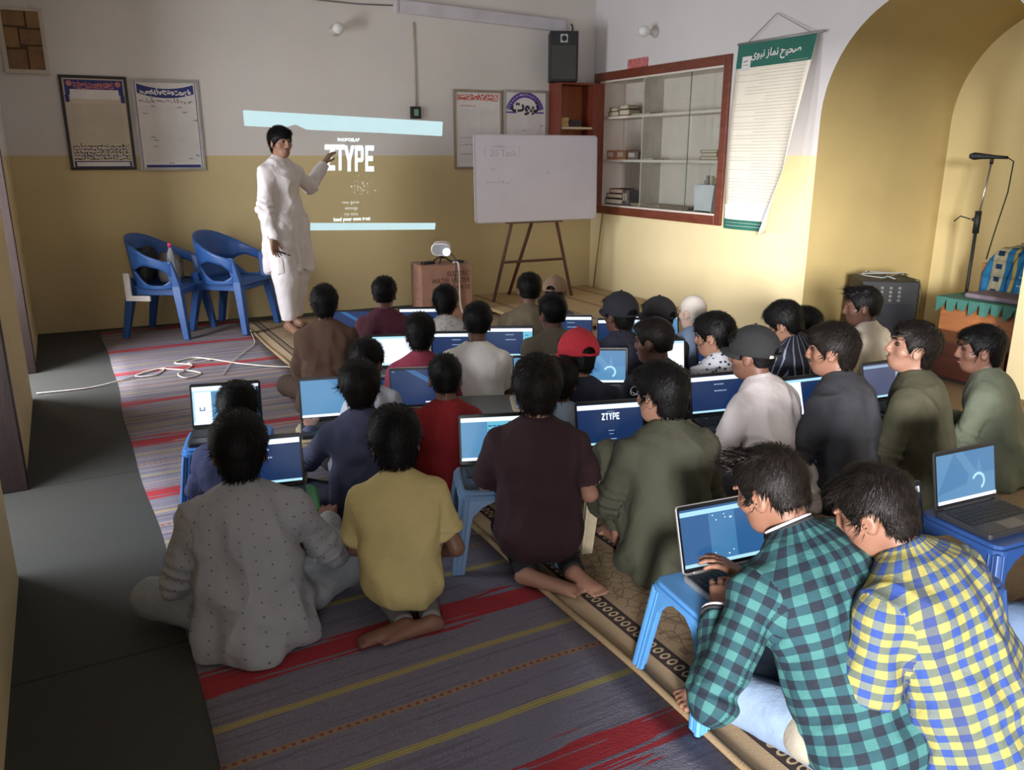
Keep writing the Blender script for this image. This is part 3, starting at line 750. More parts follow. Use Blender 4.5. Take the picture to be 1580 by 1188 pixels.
mb.build('printed_text', [m_paper, mat('scroll_ink', srgb(96, 92, 84), .7), m_grey, m_paper], o, fix=False)
mb = MB(); mb.tube([(-.01, -.012, SHT + .006), (SW + .05, -.012, SHT + .006)], .010, 10); mb.build('rod', mat('grey_rod', (.35, .35, .34), .4, metal=.5), o, smooth=True)
mb = MB(); mb.tube([(.10, -.012, SHT + .012), (SW * .47, -.004, SHT + .19), (SW * .92, -.012, SHT + .012)], .0035, 6); mb.build('hanging_cord', mat('cord_grey', (.3, .28, .28), .8), o, smooth=True)
# thin stick leaning in the corner
q = empty('thin_stick', (4.99, 7.20, 0.0085)); tag(q, 'thin wooden stick leaning against the wall below the cabinet', 'stick')
mb = MB(); mb.tube([(-.03, .05, .001), (.035, 0, .86)], .008, 8); mb.build('rod', mat('stick_wood', srgb(150, 122, 80), .6), q, smooth=True)

# ================================================================== EASEL, PROJECTOR BOX
q = empty('whiteboard_easel', (4.02, 6.93, PLZ + .001), R(-2)); tag(q, 'brown metal tripod easel holding up the whiteboard', 'easel')
m_eas = mat('easel_brown_metal', srgb(86, 54, 42), .4, var=.15)
for a, b in (((-.43, 0, 0), (-.22, -.02, .84)), ((.45, 0, 0), (.23, -.02, .84)), ((-.1, .33, 0), (0.02, -.0, .84))):
    mb = MB(); mb.tube([a, b], .017, 8); mb.build('leg', m_eas, q)
mb = MB(); mb.tube([(-.335, -.01, .38), (.34, -.01, .38)], .013, 8); mb.build('crossbar', m_eas, q)
mb = MB(); mb.tube([(-.235, -.02, .84), (-.1, .01, 1.42)], .015, 8); mb.tube([(.245, -.02, .84), (.1, .01, 1.42)], .015, 8); mb.tube([(0.02, 0, .84), (0, .015, 1.42)], .015, 8); mb.build('upper_frame', m_eas, q)
mb = MB(); mb.box((-.3, -.062, .748), (.3, -.002, .762)); mb.build('ledge', m_eas, q)
wb = empty('whiteboard', (4.045, 6.93 - .045, PLZ + .001 + .763), R(-1)); wb.rotation_euler = (R(-1.5), 0, R(-1)); tag(wb, 'white marker board with faint handwriting resting on the tripod easel', 'whiteboard')
bwid, bh = 1.34, .80
def rrect(x0, z0, x1, z1, r, n=4):
    pts = []
    for cx, cz, a0 in ((x1 - r, z0 + r, -90), (x1 - r, z1 - r, 0), (x0 + r, z1 - r, 90), (x0 + r, z0 + r, 180)):
        for k in range(n + 1): a = R(a0 + 90 * k / n); pts.append((cx + r * math.cos(a), cz + r * math.sin(a)))
    return pts
mb = MB(); mb.prism(rrect(-bwid / 2, 0, bwid / 2, bh, .035), 1, -.012, .0); mb.build('board', mat('whiteboard_surface', srgb(206, 200, 212), .35, var=.04, vs=3), wb)
mb = MB(); ol = rrect(-bwid / 2, 0, bwid / 2, bh, .035); il = rrect(-bwid / 2 + .008, .008, bwid / 2 - .008, bh - .008, .03)
n = len(ol); mb.add([(a, -.014, b) for a, b in ol] + [(a, -.014, b) for a, b in il] , [(i, (i + 1) % n, n + (i + 1) % n, n + i) for i in range(n)]); mb.build('rim', mat('board_rim', srgb(176, 168, 174), .4), wb, fix=False)
m_mark = mat('faded_marker', srgb(176, 168, 182), .6); mb = MB()
put_text(mb, 'concept', .042, -.42, .695, -.0128, 0); put_text(mb, '20 Task', .088, -.37, .63, -.0128, 0); put_text(mb, 'no', .05, -.48, .49, -.0128, 0); put_text(mb, '^', .07, .11, .44, -.0128, 0, .001)
for a in ((-.56, .59, -.555, .69), (-.20, .59, -.195, .69), (-.45, .686, -.16, .689)): mb.quad((a[0], -.0128, a[1]), (a[2], -.0128, a[1]), (a[2], -.0128, a[3]), (a[0], -.0128, a[3]))
scribble(mb, -.55, -.3, .37, .03, -.0128, 0, random.Random(3))
mb.build('handwriting', m_mark, wb, fix=False)['kind'] = 'stuff'

m_card = mat('carton_brown', srgb(156, 116, 98), .8, var=.12, vs=8, bump=.08, bs=40)
A, B = atz(650, 412, .50), atz(728, 408, .50)
ang = math.atan2(B[1] - A[1], B[0] - A[0]); bwx = math.hypot(B[0] - A[0], B[1] - A[1])
q = empty('cardboard_box', (A[0], A[1], .0098), ang); tag(q, 'brown cardboard carton for an electric water heater under the projector', 'box')
BD, BH = .36, .49
for nm, lo, hi in (('front_panel', (0, 0, 0), (bwx, .006, BH)), ('rear_panel', (0, BD - .006, 0), (bwx, BD, BH)), ('side_panel', (0, .006, 0), (.006, BD - .006, BH)), ('side_panel', (bwx - .006, .006, 0), (bwx, BD - .006, BH)), ('bottom_panel', (.006, .006, 0), (bwx - .006, BD - .006, .006))):
    MB().box(lo, hi).build(nm, m_card, q, bevel=.002)
MB().box((.0, 0, BH), (bwx, BD / 2 - .002, BH + .004)).build('top_flap', m_card, q); MB().box((0, BD / 2 + .002, BH), (bwx, BD, BH + .004)).build('top_flap', m_card, q)
mb = MB()
for k, t in enumerate(('ELECTRIC', 'WATER HEATER', 'EH-A 10')): put_text(mb, t, .062, bwx - .02, BH - .075 - .062 * k, -.0012, 0, .0006, .8, 'RIGHT')
mb.build('printed_lettering', mat('carton_ink', srgb(84, 52, 48), .8), q, fix=False)
mb = MB()
vs, fs = text_mesh('H', .07); mb.add([(-.0012, BD / 2 - a, BH - .1 + b) for a, b in vs], fs)
for k in range(12):
    a0, a1 = k * .5236, (k + 1) * .5236
    mb.quad((-.0012, BD / 2 + .05 * math.cos(a0), BH - .1 + .05 * math.sin(a0)), (-.0012, BD / 2 + .05 * math.cos(a1), BH - .1 + .05 * math.sin(a1)), (-.0012, BD / 2 + .058 * math.cos(a1), BH - .1 + .058 * math.sin(a1)), (-.0012, BD / 2 + .058 * math.cos(a0), BH - .1 + .058 * math.sin(a0)))
for a, b in ((.03, .036), (BD - .05, BD - .044), (BD - .03, BD - .026)): mb.quad((-.0012, a, .01), (-.0012, b, .01), (-.0012, b, BH - .01), (-.0012, a, BH - .01))
for zz in (.27, .25, .18): mb.quad((-.0012, .1, zz), (-.0012, BD - .1, zz), (-.0012, BD - .1, zz + .008), (-.0012, .1, zz + .008))
mb.build('side_marks', mat('carton_mark', srgb(128, 88, 76), .8), q, fix=False)
# projector on a small tripod
top = .0098 + BH + .0045
pj = empty('projector', (A[0] + .24 * math.cos(ang) - .17 * math.sin(ang), A[1] + .24 * math.sin(ang) + .17 * math.cos(ang), top), ang - .35); tag(pj, 'white mini projector with glowing lens on a small black tripod', 'projector')
m_wht = mat('projector_white', srgb(226, 220, 222), .35)
mb = MB(); mb.prism(rrect(-.085, -.055, .085, .055, .05, 6), 1, -.13, .10); ob = mb.build('housing', m_wht, pj, bevel=.006, smooth=False); ob.location = (0, 0, .135)
ob2 = MB().prism(rrect(-.075, -.045, .075, .045, .04, 6), 1, -.134, -.128).build('rear_panel', mat('projector_grey', (.32, .32, .34), .5), pj); ob2.location = (0, 0, .135)
mb = MB(); mb.lathe([(.034, 0), (.034, .02), (.028, .022)], 20, M=Matrix.Translation((.055, -.126, .115)) @ Matrix.Rotation(math.pi / 2, 4, 'X')); mb.build('glowing_port', emat('projector_glow', (.55, .85, 1.0), 1.6), pj, smooth=True)
for k in range(3):
    a = k * 2.094 + .4; mb = MB(); mb.tube([(0, 0, .055), (.04 * math.cos(a), .04 * math.sin(a), .045), (.10 * math.cos(a), .10 * math.sin(a), .007)], .007, 8); mb.build('tripod_leg', m_blk, pj, smooth=True)
mb = MB(); mb.tube([(0, 0, .04), (0, 0, .085)], .014, 10); mb.build('tripod_head', m_blk, pj)
def thing_cable(name, lab, pts, r, m):
    # smooth a polyline with Catmull-Rom
    P = [Vector(p) for p in pts]; out = []
    for i in range(len(P) - 1):
        a, b, c, d = P[max(i - 1, 0)], P[i], P[i + 1], P[min(i + 2, len(P) - 1)]
        for k in range(6):
            t = k / 6; out.append(.5 * ((2 * b) + (c - a) * t + (2 * a - 5 * b + 4 * c - d) * t * t + (3 * b - a - 3 * c + d) * t ** 3))
    out.append(P[-1])
    ob = MB().tube(out, r, 6).build(name, m, smooth=True); tag(ob, lab, 'cable'); return ob
def bx(x, y, z): return (A[0] + x * math.cos(ang) - y * math.sin(ang), A[1] + x * math.sin(ang) + y * math.cos(ang), z)
m_cab = mat('black_cable', (.015, .015, .016), .5); m_wcab = mat('white_cable', srgb(206, 198, 190), .5)
thing_cable('power_cable', 'black cable drooping from the projector down the carton front', [bx(.29, .06, top + .10), bx(.31, -.03, top + .04), bx(.30, -.03, top - .12), bx(.24, -.02, top - .26), bx(.10, -.02, top - .34), bx(.10, -.02, .1), bx(.2, -.04, .016)], .005, m_cab)
thing_cable('white_strap_cable', 'white cable hanging straight down the carton front', [bx(.33, .10, top + .008), bx(.345, -.006, top + .005), bx(.35, -.012, top - .2), bx(.36, -.012, .12), bx(.4, -.03, .016)], .008, m_wcab)
thing_cable('coiled_cable', 'small coil of black cable lying on top of the carton', [bx(.40 + .04 * math.cos(t * .7), .13 + .045 * math.sin(t * .7), top + .007 + .0006 * t) for t in range(19)], .006, m_cab)
ad = empty('power_adapter', bx(.10, .14, top), ang + .3); tag(ad, 'flat dark adapter lying beside the projector on the carton', 'adapter'); MB().box((-.06, -.03, 0), (.06, .03, .025)).build('adapter_case', m_blk, ad, bevel=.006)

# ================================================================== NICHE: speaker, pulpit, microphone
sp = empty('floor_speaker', (5.36, 3.98, 0.0005), R(-38)); tag(sp, 'black floor speaker with tangled wires on top inside the niche', 'loudspeaker')
MB().box((-.2, -.19, 0), (.2, .19, .57)).build('cabinet', m_blk, sp, bevel=.012)
MB().box((-.17, -.2, .03), (.17, -.19, .4)).build('grille', mat('speaker_mesh_dark', (.03, .032, .04), .6, bump=.8, bs=300), sp, bevel=.004)
mb = MB()
for a in range(3):
    for b in range(4): mb.lathe([(.012, 0), (.012, .008), (.004, .012)], 10, M=Matrix.Translation((-.06 + .06 * a, -.19, .43 + .03 * b)) @ Matrix.Rotation(math.pi / 2, 4, 'X'))
mb.build('knob_panel', mat('knob_grey', (.16, .16, .155), .4), sp)['kind'] = 'stuff'
rnd = random.Random(5)
for k in range(4):
    pts = [(rnd.uniform(-.18, .18), rnd.uniform(-.17, .17), .58 + rnd.uniform(0, .02)) for _ in range(6)]
    if k == 3: pts = [(.15, -.1, .585), (.19, -.18, .58), (.205, -.205, .5), (.2, -.205, .4), (.215, -.2, .36)]
    mb = MB(); mb.tube(pts, .004, 5); mb.build('tangled_wire', mat('wire_grey_%d' % (k % 2), (.35 - .3 * (k % 2), .36 - .3 * (k % 2), .34 - .3 * (k % 2)), .5), sp, smooth=True)

m_pulp = mat('pulpit_wood', srgb(170, 106, 60), .45, var=.2, vs=5, stretch=(.8, .8, 8))
m_pulpd = mat('pulpit_dark_wood', srgb(86, 46, 34), .4, var=.2, vs=5, stretch=(.8, .8, 8), coat=.2)
mn = empty('pulpit', (5.10, 2.87, 0.0005)); tag(mn, 'stepped wooden pulpit with curved dark backrest in the niche', 'pulpit')
PW = .70
MB().box((0.02, 0, 0), (.36, PW + .06, .25)).build('lower_step', m_pulpd, mn, bevel=.006)
MB().box((.36, 0, 0), (.74, PW, .46)).build('middle_step', m_pulp, mn, bevel=.006)
MB().box((.35, -.0, .461), (.73, PW + .012, .475)).build('step_top', m_pulp, mn, bevel=.004)
MB().box((.74, 0, 0), (1.2, PW - .02, .70)).build('seat_block', m_pulp, mn, bevel=.006)
pts = [(0, 0), (PW - .04, 0), (PW - .04, .12)]
for k in range(11): t = k / 10; pts.append((PW - .04 - .36 * t, .12 + .28 * t ** 2.1))
pts += [(0, .40)]
mb = MB(); mb.prism([(a, .70 + b) for a, b in pts], 0, 1.16, 1.20); mb.build('backrest', m_pulpd, mn, bevel=.004)
cl = empty('green_cloth', (5.10 + .34, 2.87, .476)); tag(cl, 'teal green cloth with ragged hem spread over the pulpit step', 'cloth')
mb = MB(); mb.box((0, 0, 0), (.40, PW + .03, .008)); 
for k in range(9):
    a = k * (PW + .02) / 9
    mb.add([(-.012, a, .006), (-.012, a + .082, .006), (-.02, a + .07, -.06 - .02 * (k % 3)), (-.02, a + .02, -.055 - .015 * ((k + 1) % 3))], [(0, 1, 2, 3)]); mb.add([(0, a, .007), (0, a + .082, .007), (-.012, a + .082, .006), (-.012, a, .006)], [(0, 1, 2, 3)])
ob = mb.build('cloth_sheet', mat('teal_cloth', srgb(66, 122, 110), .8, var=.15, bump=.3, bs=60), cl); sm = ob.modifiers.new('thick', 'SOLIDIFY'); sm.thickness = .004
cu = empty('seat_cushion', (5.10 + .42, 2.95, .486)); tag(cu, 'flat mauve grey cushion lying on the green pulpit cloth', 'cushion')
MB().box((0, 0, 0), (.29, .50, .035)).build('cushion_body', mat('mauve_cushion', srgb(126, 112, 122), .85), cu, bevel=.016, seg=3)
# blue prayer rug draped over the seat block
g = NT('blue_prayer_rug', 0.9)
v, x, y, z = g.obj()
yy = g.math('ADD', y, g.math('MULTIPLY', g.math('SINE', g.math('MULTIPLY', z, 9.0)), 0.02))
edge = g.band(yy, .50, .60)
flo = g.math('GREATER_THAN', g.math('SINE', g.math('MULTIPLY', z, 70.0)), .35)
c = g.mix(g.noise(v, 60), srgb(32, 110, 168), srgb(60, 146, 200))
bc = g.mix(g.math('MULTIPLY', flo, g.band(yy, .525, .575)), srgb(206, 200, 168), srgb(36, 66, 112))
c = g.mix(edge, c, bc)
c = g.mix(g.band(yy, .425, .448), c, srgb(206, 178, 92))
vo = g.new('ShaderNodeTexVoronoi', feature='DISTANCE_TO_EDGE'); vo.inputs['Scale'].default_value = 16; g.l.new(v, vo.inputs['Vector'])
mo = g.math('MULTIPLY', g.math('LESS_THAN', vo.outputs['Distance'], .05), g.math('MULTIPLY', g.math('LESS_THAN', yy, .40), g.math('LESS_THAN', z, .17)))
c = g.mix(mo, c, srgb(190, 214, 214))
m_prug = g.done(c)
pr = empty('prayer_rug', (5.10 + .735, 2.87, .49)); tag(pr, 'blue patterned prayer rug draped over the pulpit seat', 'rug')
mb = MB()
prof = [(-.035, 0.0), (-.03, .12), (-.022, .24), (0.0, .30), (.05, .325), (.20, .34), (.38, .345)]
ny = 10
for j in range(ny):
    for (xa, za), (xb, zb) in zip(prof, prof[1:]):
        def yy_(t, z): return -.005 + (.66 - .10 * max(0, z - .18) / .16) * t
        def xx_(x, t): return x - .012 * math.sin(t * 11)
        ta, tb = j / ny, (j + 1) / ny
        mb.quad((xx_(xa, ta), yy_(ta, za), za), (xx_(xa, tb), yy_(tb, za), za), (xx_(xb, tb), yy_(tb, zb), zb), (xx_(xb, ta), yy_(ta, zb), zb))
ob = mb.build('rug_sheet', m_prug, pr, smooth=True); sm = ob.modifiers.new('thick', 'SOLIDIFY'); sm.thickness = .01
mb = MB()
for k in range(2): scribble(mb, 0, .2, .215 + .015 * k, .03, 0, 0, random.Random(k), 2)
ob = mb.build('woven_script', mat('woven_pale', srgb(200, 216, 214), .8), pr, fix=False); ob.location = (-.052, .33, 0); ob.rotation_euler = (0, 0, -math.pi / 2)

ms = empty('microphone_stand', (5.88, 3.66, 0.0005)); tag(ms, 'tall thin microphone stand with black microphone beside the pulpit', 'microphone stand')
m_chr = mat('stand_chrome', (.5, .5, .5), .3, metal=.9)
for k in range(3):
    a = k * 2.094 + .5; mb = MB(); mb.tube([(0, 0, .12), (.16 * math.cos(a), .16 * math.sin(a), .01)], .009, 8); mb.build('foot', m_blk, ms)
mb = MB(); mb.tube([(0, 0, .06), (0, 0, 1.02)], .012, 10); mb.build('lower_tube', m_blk, ms, smooth=True)
mb = MB(); mb.tube([(0, 0, .98), (0.03, -.02, 1.40)], .007, 10); mb.build('upper_tube', m_chr, ms, smooth=True)
mb = MB(); mb.tube([(0, 0, .90), (0, 0, 1.06)], .022, 10); mb.tube([(-.03, .02, 1.0), (0, 0, 1.0)], .012, 8); mb.build('clutch', m_blk, ms, smooth=True)
mb = MB(); mb.tube([(-.02, .04, 1.0), (-.05, .10, 1.02), (-.06, .14, .98)], .005, 6); mb.build('tightening_lever', m_blk, ms, smooth=True)
mb = MB(); mb.tube([(.03, -.02, 1.39), (.03, -.02, 1.44)], .013, 8); mb.build('clip', m_blk, ms, smooth=True)
mb = MB(); mb.tube([(-.02, .10, 1.445), (-.015, .08, 1.445), (0, .05, 1.445), (.03, -.03, 1.44), (.05, -.12, 1.435)], [.014, .027, .022, .014, .010], 12); mb.tube([(-.025, .115, 1.446), (-.015, .085, 1.445)], [.016, .028], 12); mb.build('microphone', m_blk, ms, smooth=True)
mb = MB(); mb.tube([(.05, -.12, 1.435), (.06, -.16, 1.41), (.05, -.16, 1.2), (.03, -.12, .9), (.02, -.1, .72)], .0045, 6); mb.build('microphone_cable', m_cab, ms, smooth=True)

# ================================================================== BLUE ARMCHAIRS AND WHAT LIES ON THEM
m_blue = mat('blue_chair_plastic', srgb(48, 92, 160), .38, var=.06, bump=.03, bs=200)
def armchair():
    o = empty('plastic_armchair')
    SHt = .43
    # seat
    mb = MB(); nx = 8
    vs, fs = [], []
    for j in range(9):
        for i in range(nx + 1):
            u = i / nx * 2 - 1; t = j / 8
            hw = .225 + .02 * t
            vs.append((u * hw, -.22 + .46 * t, SHt - .02 * (1 - u * u) * math.sin(math.pi * t) - (.018 if j == 8 else 0)))
    fs = [(j * (nx + 1) + i, j * (nx + 1) + i + 1, (j + 1) * (nx + 1) + i + 1, (j + 1) * (nx + 1) + i) for j in range(8) for i in range(nx)]
    mb.add(vs, fs); ob = mb.build('seat', m_blue, o, smooth=True); s = ob.modifiers.new('t', 'SOLIDIFY'); s.thickness = .02; s.offset = -1
    mb = MB(); mb.box((-.235, .20, SHt - .075), (.235, .225, SHt - .012)); mb.build('front_apron', m_blue, o, bevel=.008)
    for sx in (-1, 1):
        mb = MB(); mb.box((min(sx * .232, sx * .212), -.2, SHt - .075), (max(sx * .232, sx * .212), .2, SHt - .015)); mb.build('side_apron', m_blue, o, bevel=.006)
    # curved back and arms: a band round the rear with a hole at each side
    NP, NR = 44, 8
    def P(i, j):
        t = i / NP * 2 - 1; ph = t * 2.05
        a = abs(t)
        top = .83 - .05 * min(a / .35, 1) ** 2 if a < .35 else .78 - .17 * ((a - .35) / .65)
        bot = SHt - .02
        z = bot + (top - bot) * j / NR
        r = .27 + .05 * (z - bot) / .4 * (1 if a < .5 else .6)
        x = r * math.sin(ph) * (1.02 if a < .6 else 1.0); y = -r * math.cos(ph) * .88 + .02
        if a > .75: y += (a - .75) * .22; 
        return (x, y, z)
    mb = MB(); vs, fs = [], []
    NQ = 4
    for i in range(NP + 1):
        a = abs(i / NP * 2 - 1); m_ = .42; lo_, hi_ = m_, m_
        if .46 < a < .985:
            q_ = (a - .46) / .525; o_ = max(0, min(q_ / .45, (1 - q_) / .22, 1)); o_ = o_ ** .8
            lo_, hi_ = m_ - .30 * o_, m_ + .27 * o_
        for j in range(NQ + 1): vs.append(P(i, NR * lo_ * j / NQ))
        for j in range(NQ + 1): vs.append(P(i, NR * (hi_ + (1 - hi_) * j / NQ)))
    CW = 2 * NQ + 2
    for i in range(NP):
        for j in range(CW - 1):
            if j == NQ:
                aa = [abs((i + q) / NP * 2 - 1) for q in (0, 1)]
                if max(aa) > .46 and min(aa) < .985: continue
                continue
            fs.append((i * CW + j, (i + 1) * CW + j, (i + 1) * CW + j + 1, i * CW + j + 1))
    mb.add(vs, fs); ob = mb.build('back_shell', m_blue, o, smooth=True)
    s = ob.modifiers.new('t', 'SOLIDIFY'); s.thickness = .018; s.offset = 0
    # legs: tapered channel section
    for sx in (-1, 1):
        for (tx, ty, bx_, by_, zt_) in ((.225, .20, .275, .265, .63), (.20, -.19, .23, -.27, .50)):
            mb = MB()
            for k, (zz, w_) in enumerate(((0, .045), (SHt * .95, .075), (zt_, .06))):
                pass
            def sec(z, x, y, w1, w2): return [(sx * (x - w1), y - w2, z), (sx * (x + .012), y - w2, z), (sx * (x + .012), y + .012, z), (sx * (x - w1), y + .012, z)]
            secs = [sec(0, bx_, by_, .035, .035), sec(SHt, tx + .018, ty + .02, .05, .06), sec(zt_, tx + .03, ty - (.03 if ty > 0 else -.01), .012, .05)]
            vs = sum(secs, []); fs = [(3, 2, 1, 0), (8, 9, 10, 11)]
            for a in range(2):
                for b in range(4): fs.append((a * 4 + b, a * 4 + (b + 1) % 4, a * 4 + 4 + (b + 1) % 4, a * 4 + 4 + b))
            mb.add(vs, fs); lg = mb.build('leg', m_blue, o, bevel=.006)
            mb = MB(); 
            for dx in (.008, .022): mb.add([(sx * (bx_ - dx), by_ + .0125, .02), (sx * (bx_ - dx - .006), by_ + .0125, .02), (sx * (tx + .018 - dx - .006), ty + .0325, SHt - .06), (sx * (tx + .018 - dx), ty + .0325, SHt - .06)], [(0, 1, 2, 3)])
            mb.build('groove_shade', mat('blue_groove_shade', srgb(26, 56, 116), .5), lg, fix=False)  # flat darker strips, the shade of moulded channels put into the colour
    return o
ch1 = armchair(); ch1.location = (.70, 7.28, .0075); ch1.rotation_euler = (0, 0, R(-122)); tag(ch1, 'blue plastic armchair with a bottle and bags on its seat', 'chair', 'blue plastic armchairs')
ch2 = copy_tree(ch1); ch2.location = (1.22, 7.25, .0105); ch2.rotation_euler = (0, 0, R(-132)); tag(ch2, 'empty blue plastic armchair standing beside the man in white', 'chair', 'blue plastic armchairs')
def chp(x, y, z):
    v = Matrix.Rotation(R(-122), 4, 'Z') @ Vector((x, y, z)); return (v.x + .70, v.y + 7.28, z + .0075)
bt = empty('water_bottle', chp(.12, .12, .425)); tag(bt, 'clear plastic water bottle with pink cap on the blue chair', 'bottle')
mb = MB(); mb.lathe([(.03, 0), (.038, .01), (.038, .06), (.033, .08), (.038, .1), (.038, .17), (.033, .19), (.036, .21), (.03, .25), (.014, .29), (.013, .31)], 18); 
m_pet = mat('clear_bottle_plastic', (.75, .8, .84), .12, trans=.75, var=.02)
mb.build('bottle_body', m_pet, bt, smooth=True)
mb = MB(); mb.lathe([(.016, .305), (.016, .335), (.012, .338)], 14); mb.build('cap', mat('pink_cap', srgb(206, 60, 110), .4), bt, smooth=True)
def lump(name, parent, m, r, c, seed, n=14, amp=.18):
    rr = random.Random(seed); mb = MB(); vs, fs = [], []
    ks = [(rr.uniform(-4, 4), rr.uniform(-4, 4), rr.uniform(-4, 4), rr.uniform(0, 6)) for _ in range(5)]
    for j in range(n + 1):
        th = math.pi * j / n
        for i in range(2 * n):
            ph = math.pi * i / n; d = (math.sin(th) * math.cos(ph), math.sin(th) * math.sin(ph), math.cos(th))
            q = 1 + amp * sum(math.sin(a * d[0] + b * d[1] + e * d[2] + f) for a, b, e, f in ks) / 2
            sq = 1 / max(1e-6, (abs(d[0]) ** 3.2 + abs(d[1]) ** 3.2 + abs(d[2]) ** 3.2) ** (1 / 3.2))
            vs.append((c[0] + r[0] * d[0] * q * sq, c[1] + r[1] * d[1] * q * sq, max(0, c[2] + r[2] * d[2] * q * sq)))
    fs = [(j * 2 * n + i, j * 2 * n + (i + 1) % (2 * n), (j + 1) * 2 * n + (i + 1) % (2 * n), (j + 1) * 2 * n + i) for j in range(n) for i in range(2 * n)]
    mb.add(vs, fs); return mb.build(name, m, parent, smooth=True)
bg = empty('grey_bag', chp(-.07, .02, .425), R(-110)); tag(bg, 'crumpled grey brown bag on the seat of the blue chair', 'bag'); lump('bag_body', bg, mat('grey_brown_cloth', srgb(120, 108, 100), .8, var=.25, vs=12, bump=.5, bs=30), (.09, .10, .11), (0, 0, .11), 4)
bg = empty('black_bag', chp(.06, -.12, .425), R(-122)); tag(bg, 'black fuzzy bag against the backrest of the blue chair', 'bag'); lump('bag_body', bg, mat('black_fuzzy_cloth', (.02, .018, .02), .9, bump=.8, bs=80), (.13, .07, .15), (0, 0, .15), 9, amp=.25)
pb = empty('white_strip', chp(.285, -.12, .30), R(-122)); tag(pb, 'bent white plastic strip hanging on the side of the blue chair', 'strip')
mb = MB(); mb.prism([(-.08, .02), (.12, .02), (.12, .06), (-.03, .06), (-.03, .24), (-.08, .24)], 0, .0, .02); mb.build('strip_body', m_wht, pb, bevel=.003)
# white extension lead tangled on the striped rug
zz = .016
tang = [(-.28, 5.74, .006), (0.0, 5.72, .006), (.2, 5.78, zz), (.36, 5.92, zz), (.5, 6.0, zz), (.42, 5.82, zz), (.3, 5.86, zz), (.44, 5.99, zz), (.62, 5.86, zz), (.7, 5.72, zz), (.6, 5.64, zz), (.56, 5.76, zz + .006), (.68, 5.98, zz), (.58, 6.12, zz), (.72, 6.22, zz), (.82, 6.08, zz), (.66, 6.02, zz + .008), (.78, 6.16, zz), (1.0, 5.86, zz), (1.25, 5.62, zz), (1.6, 5.5, zz), (2.0, 5.9, zz), (2.5, 6.5, zz), (2.72, 6.62, zz)]
thing_cable('extension_lead', 'white extension lead tangled across the striped rug', tang, .0055, m_wcab)
tang2 = [(.83, 5.62, zz), (.95, 5.95, zz), (1.1, 6.25, zz), (1.22, 6.5, zz), (1.28, 6.95, zz)]
thing_cable('thin_lead', 'thin white lead running past the teacher on the rug', tang2, .0035, m_wcab)

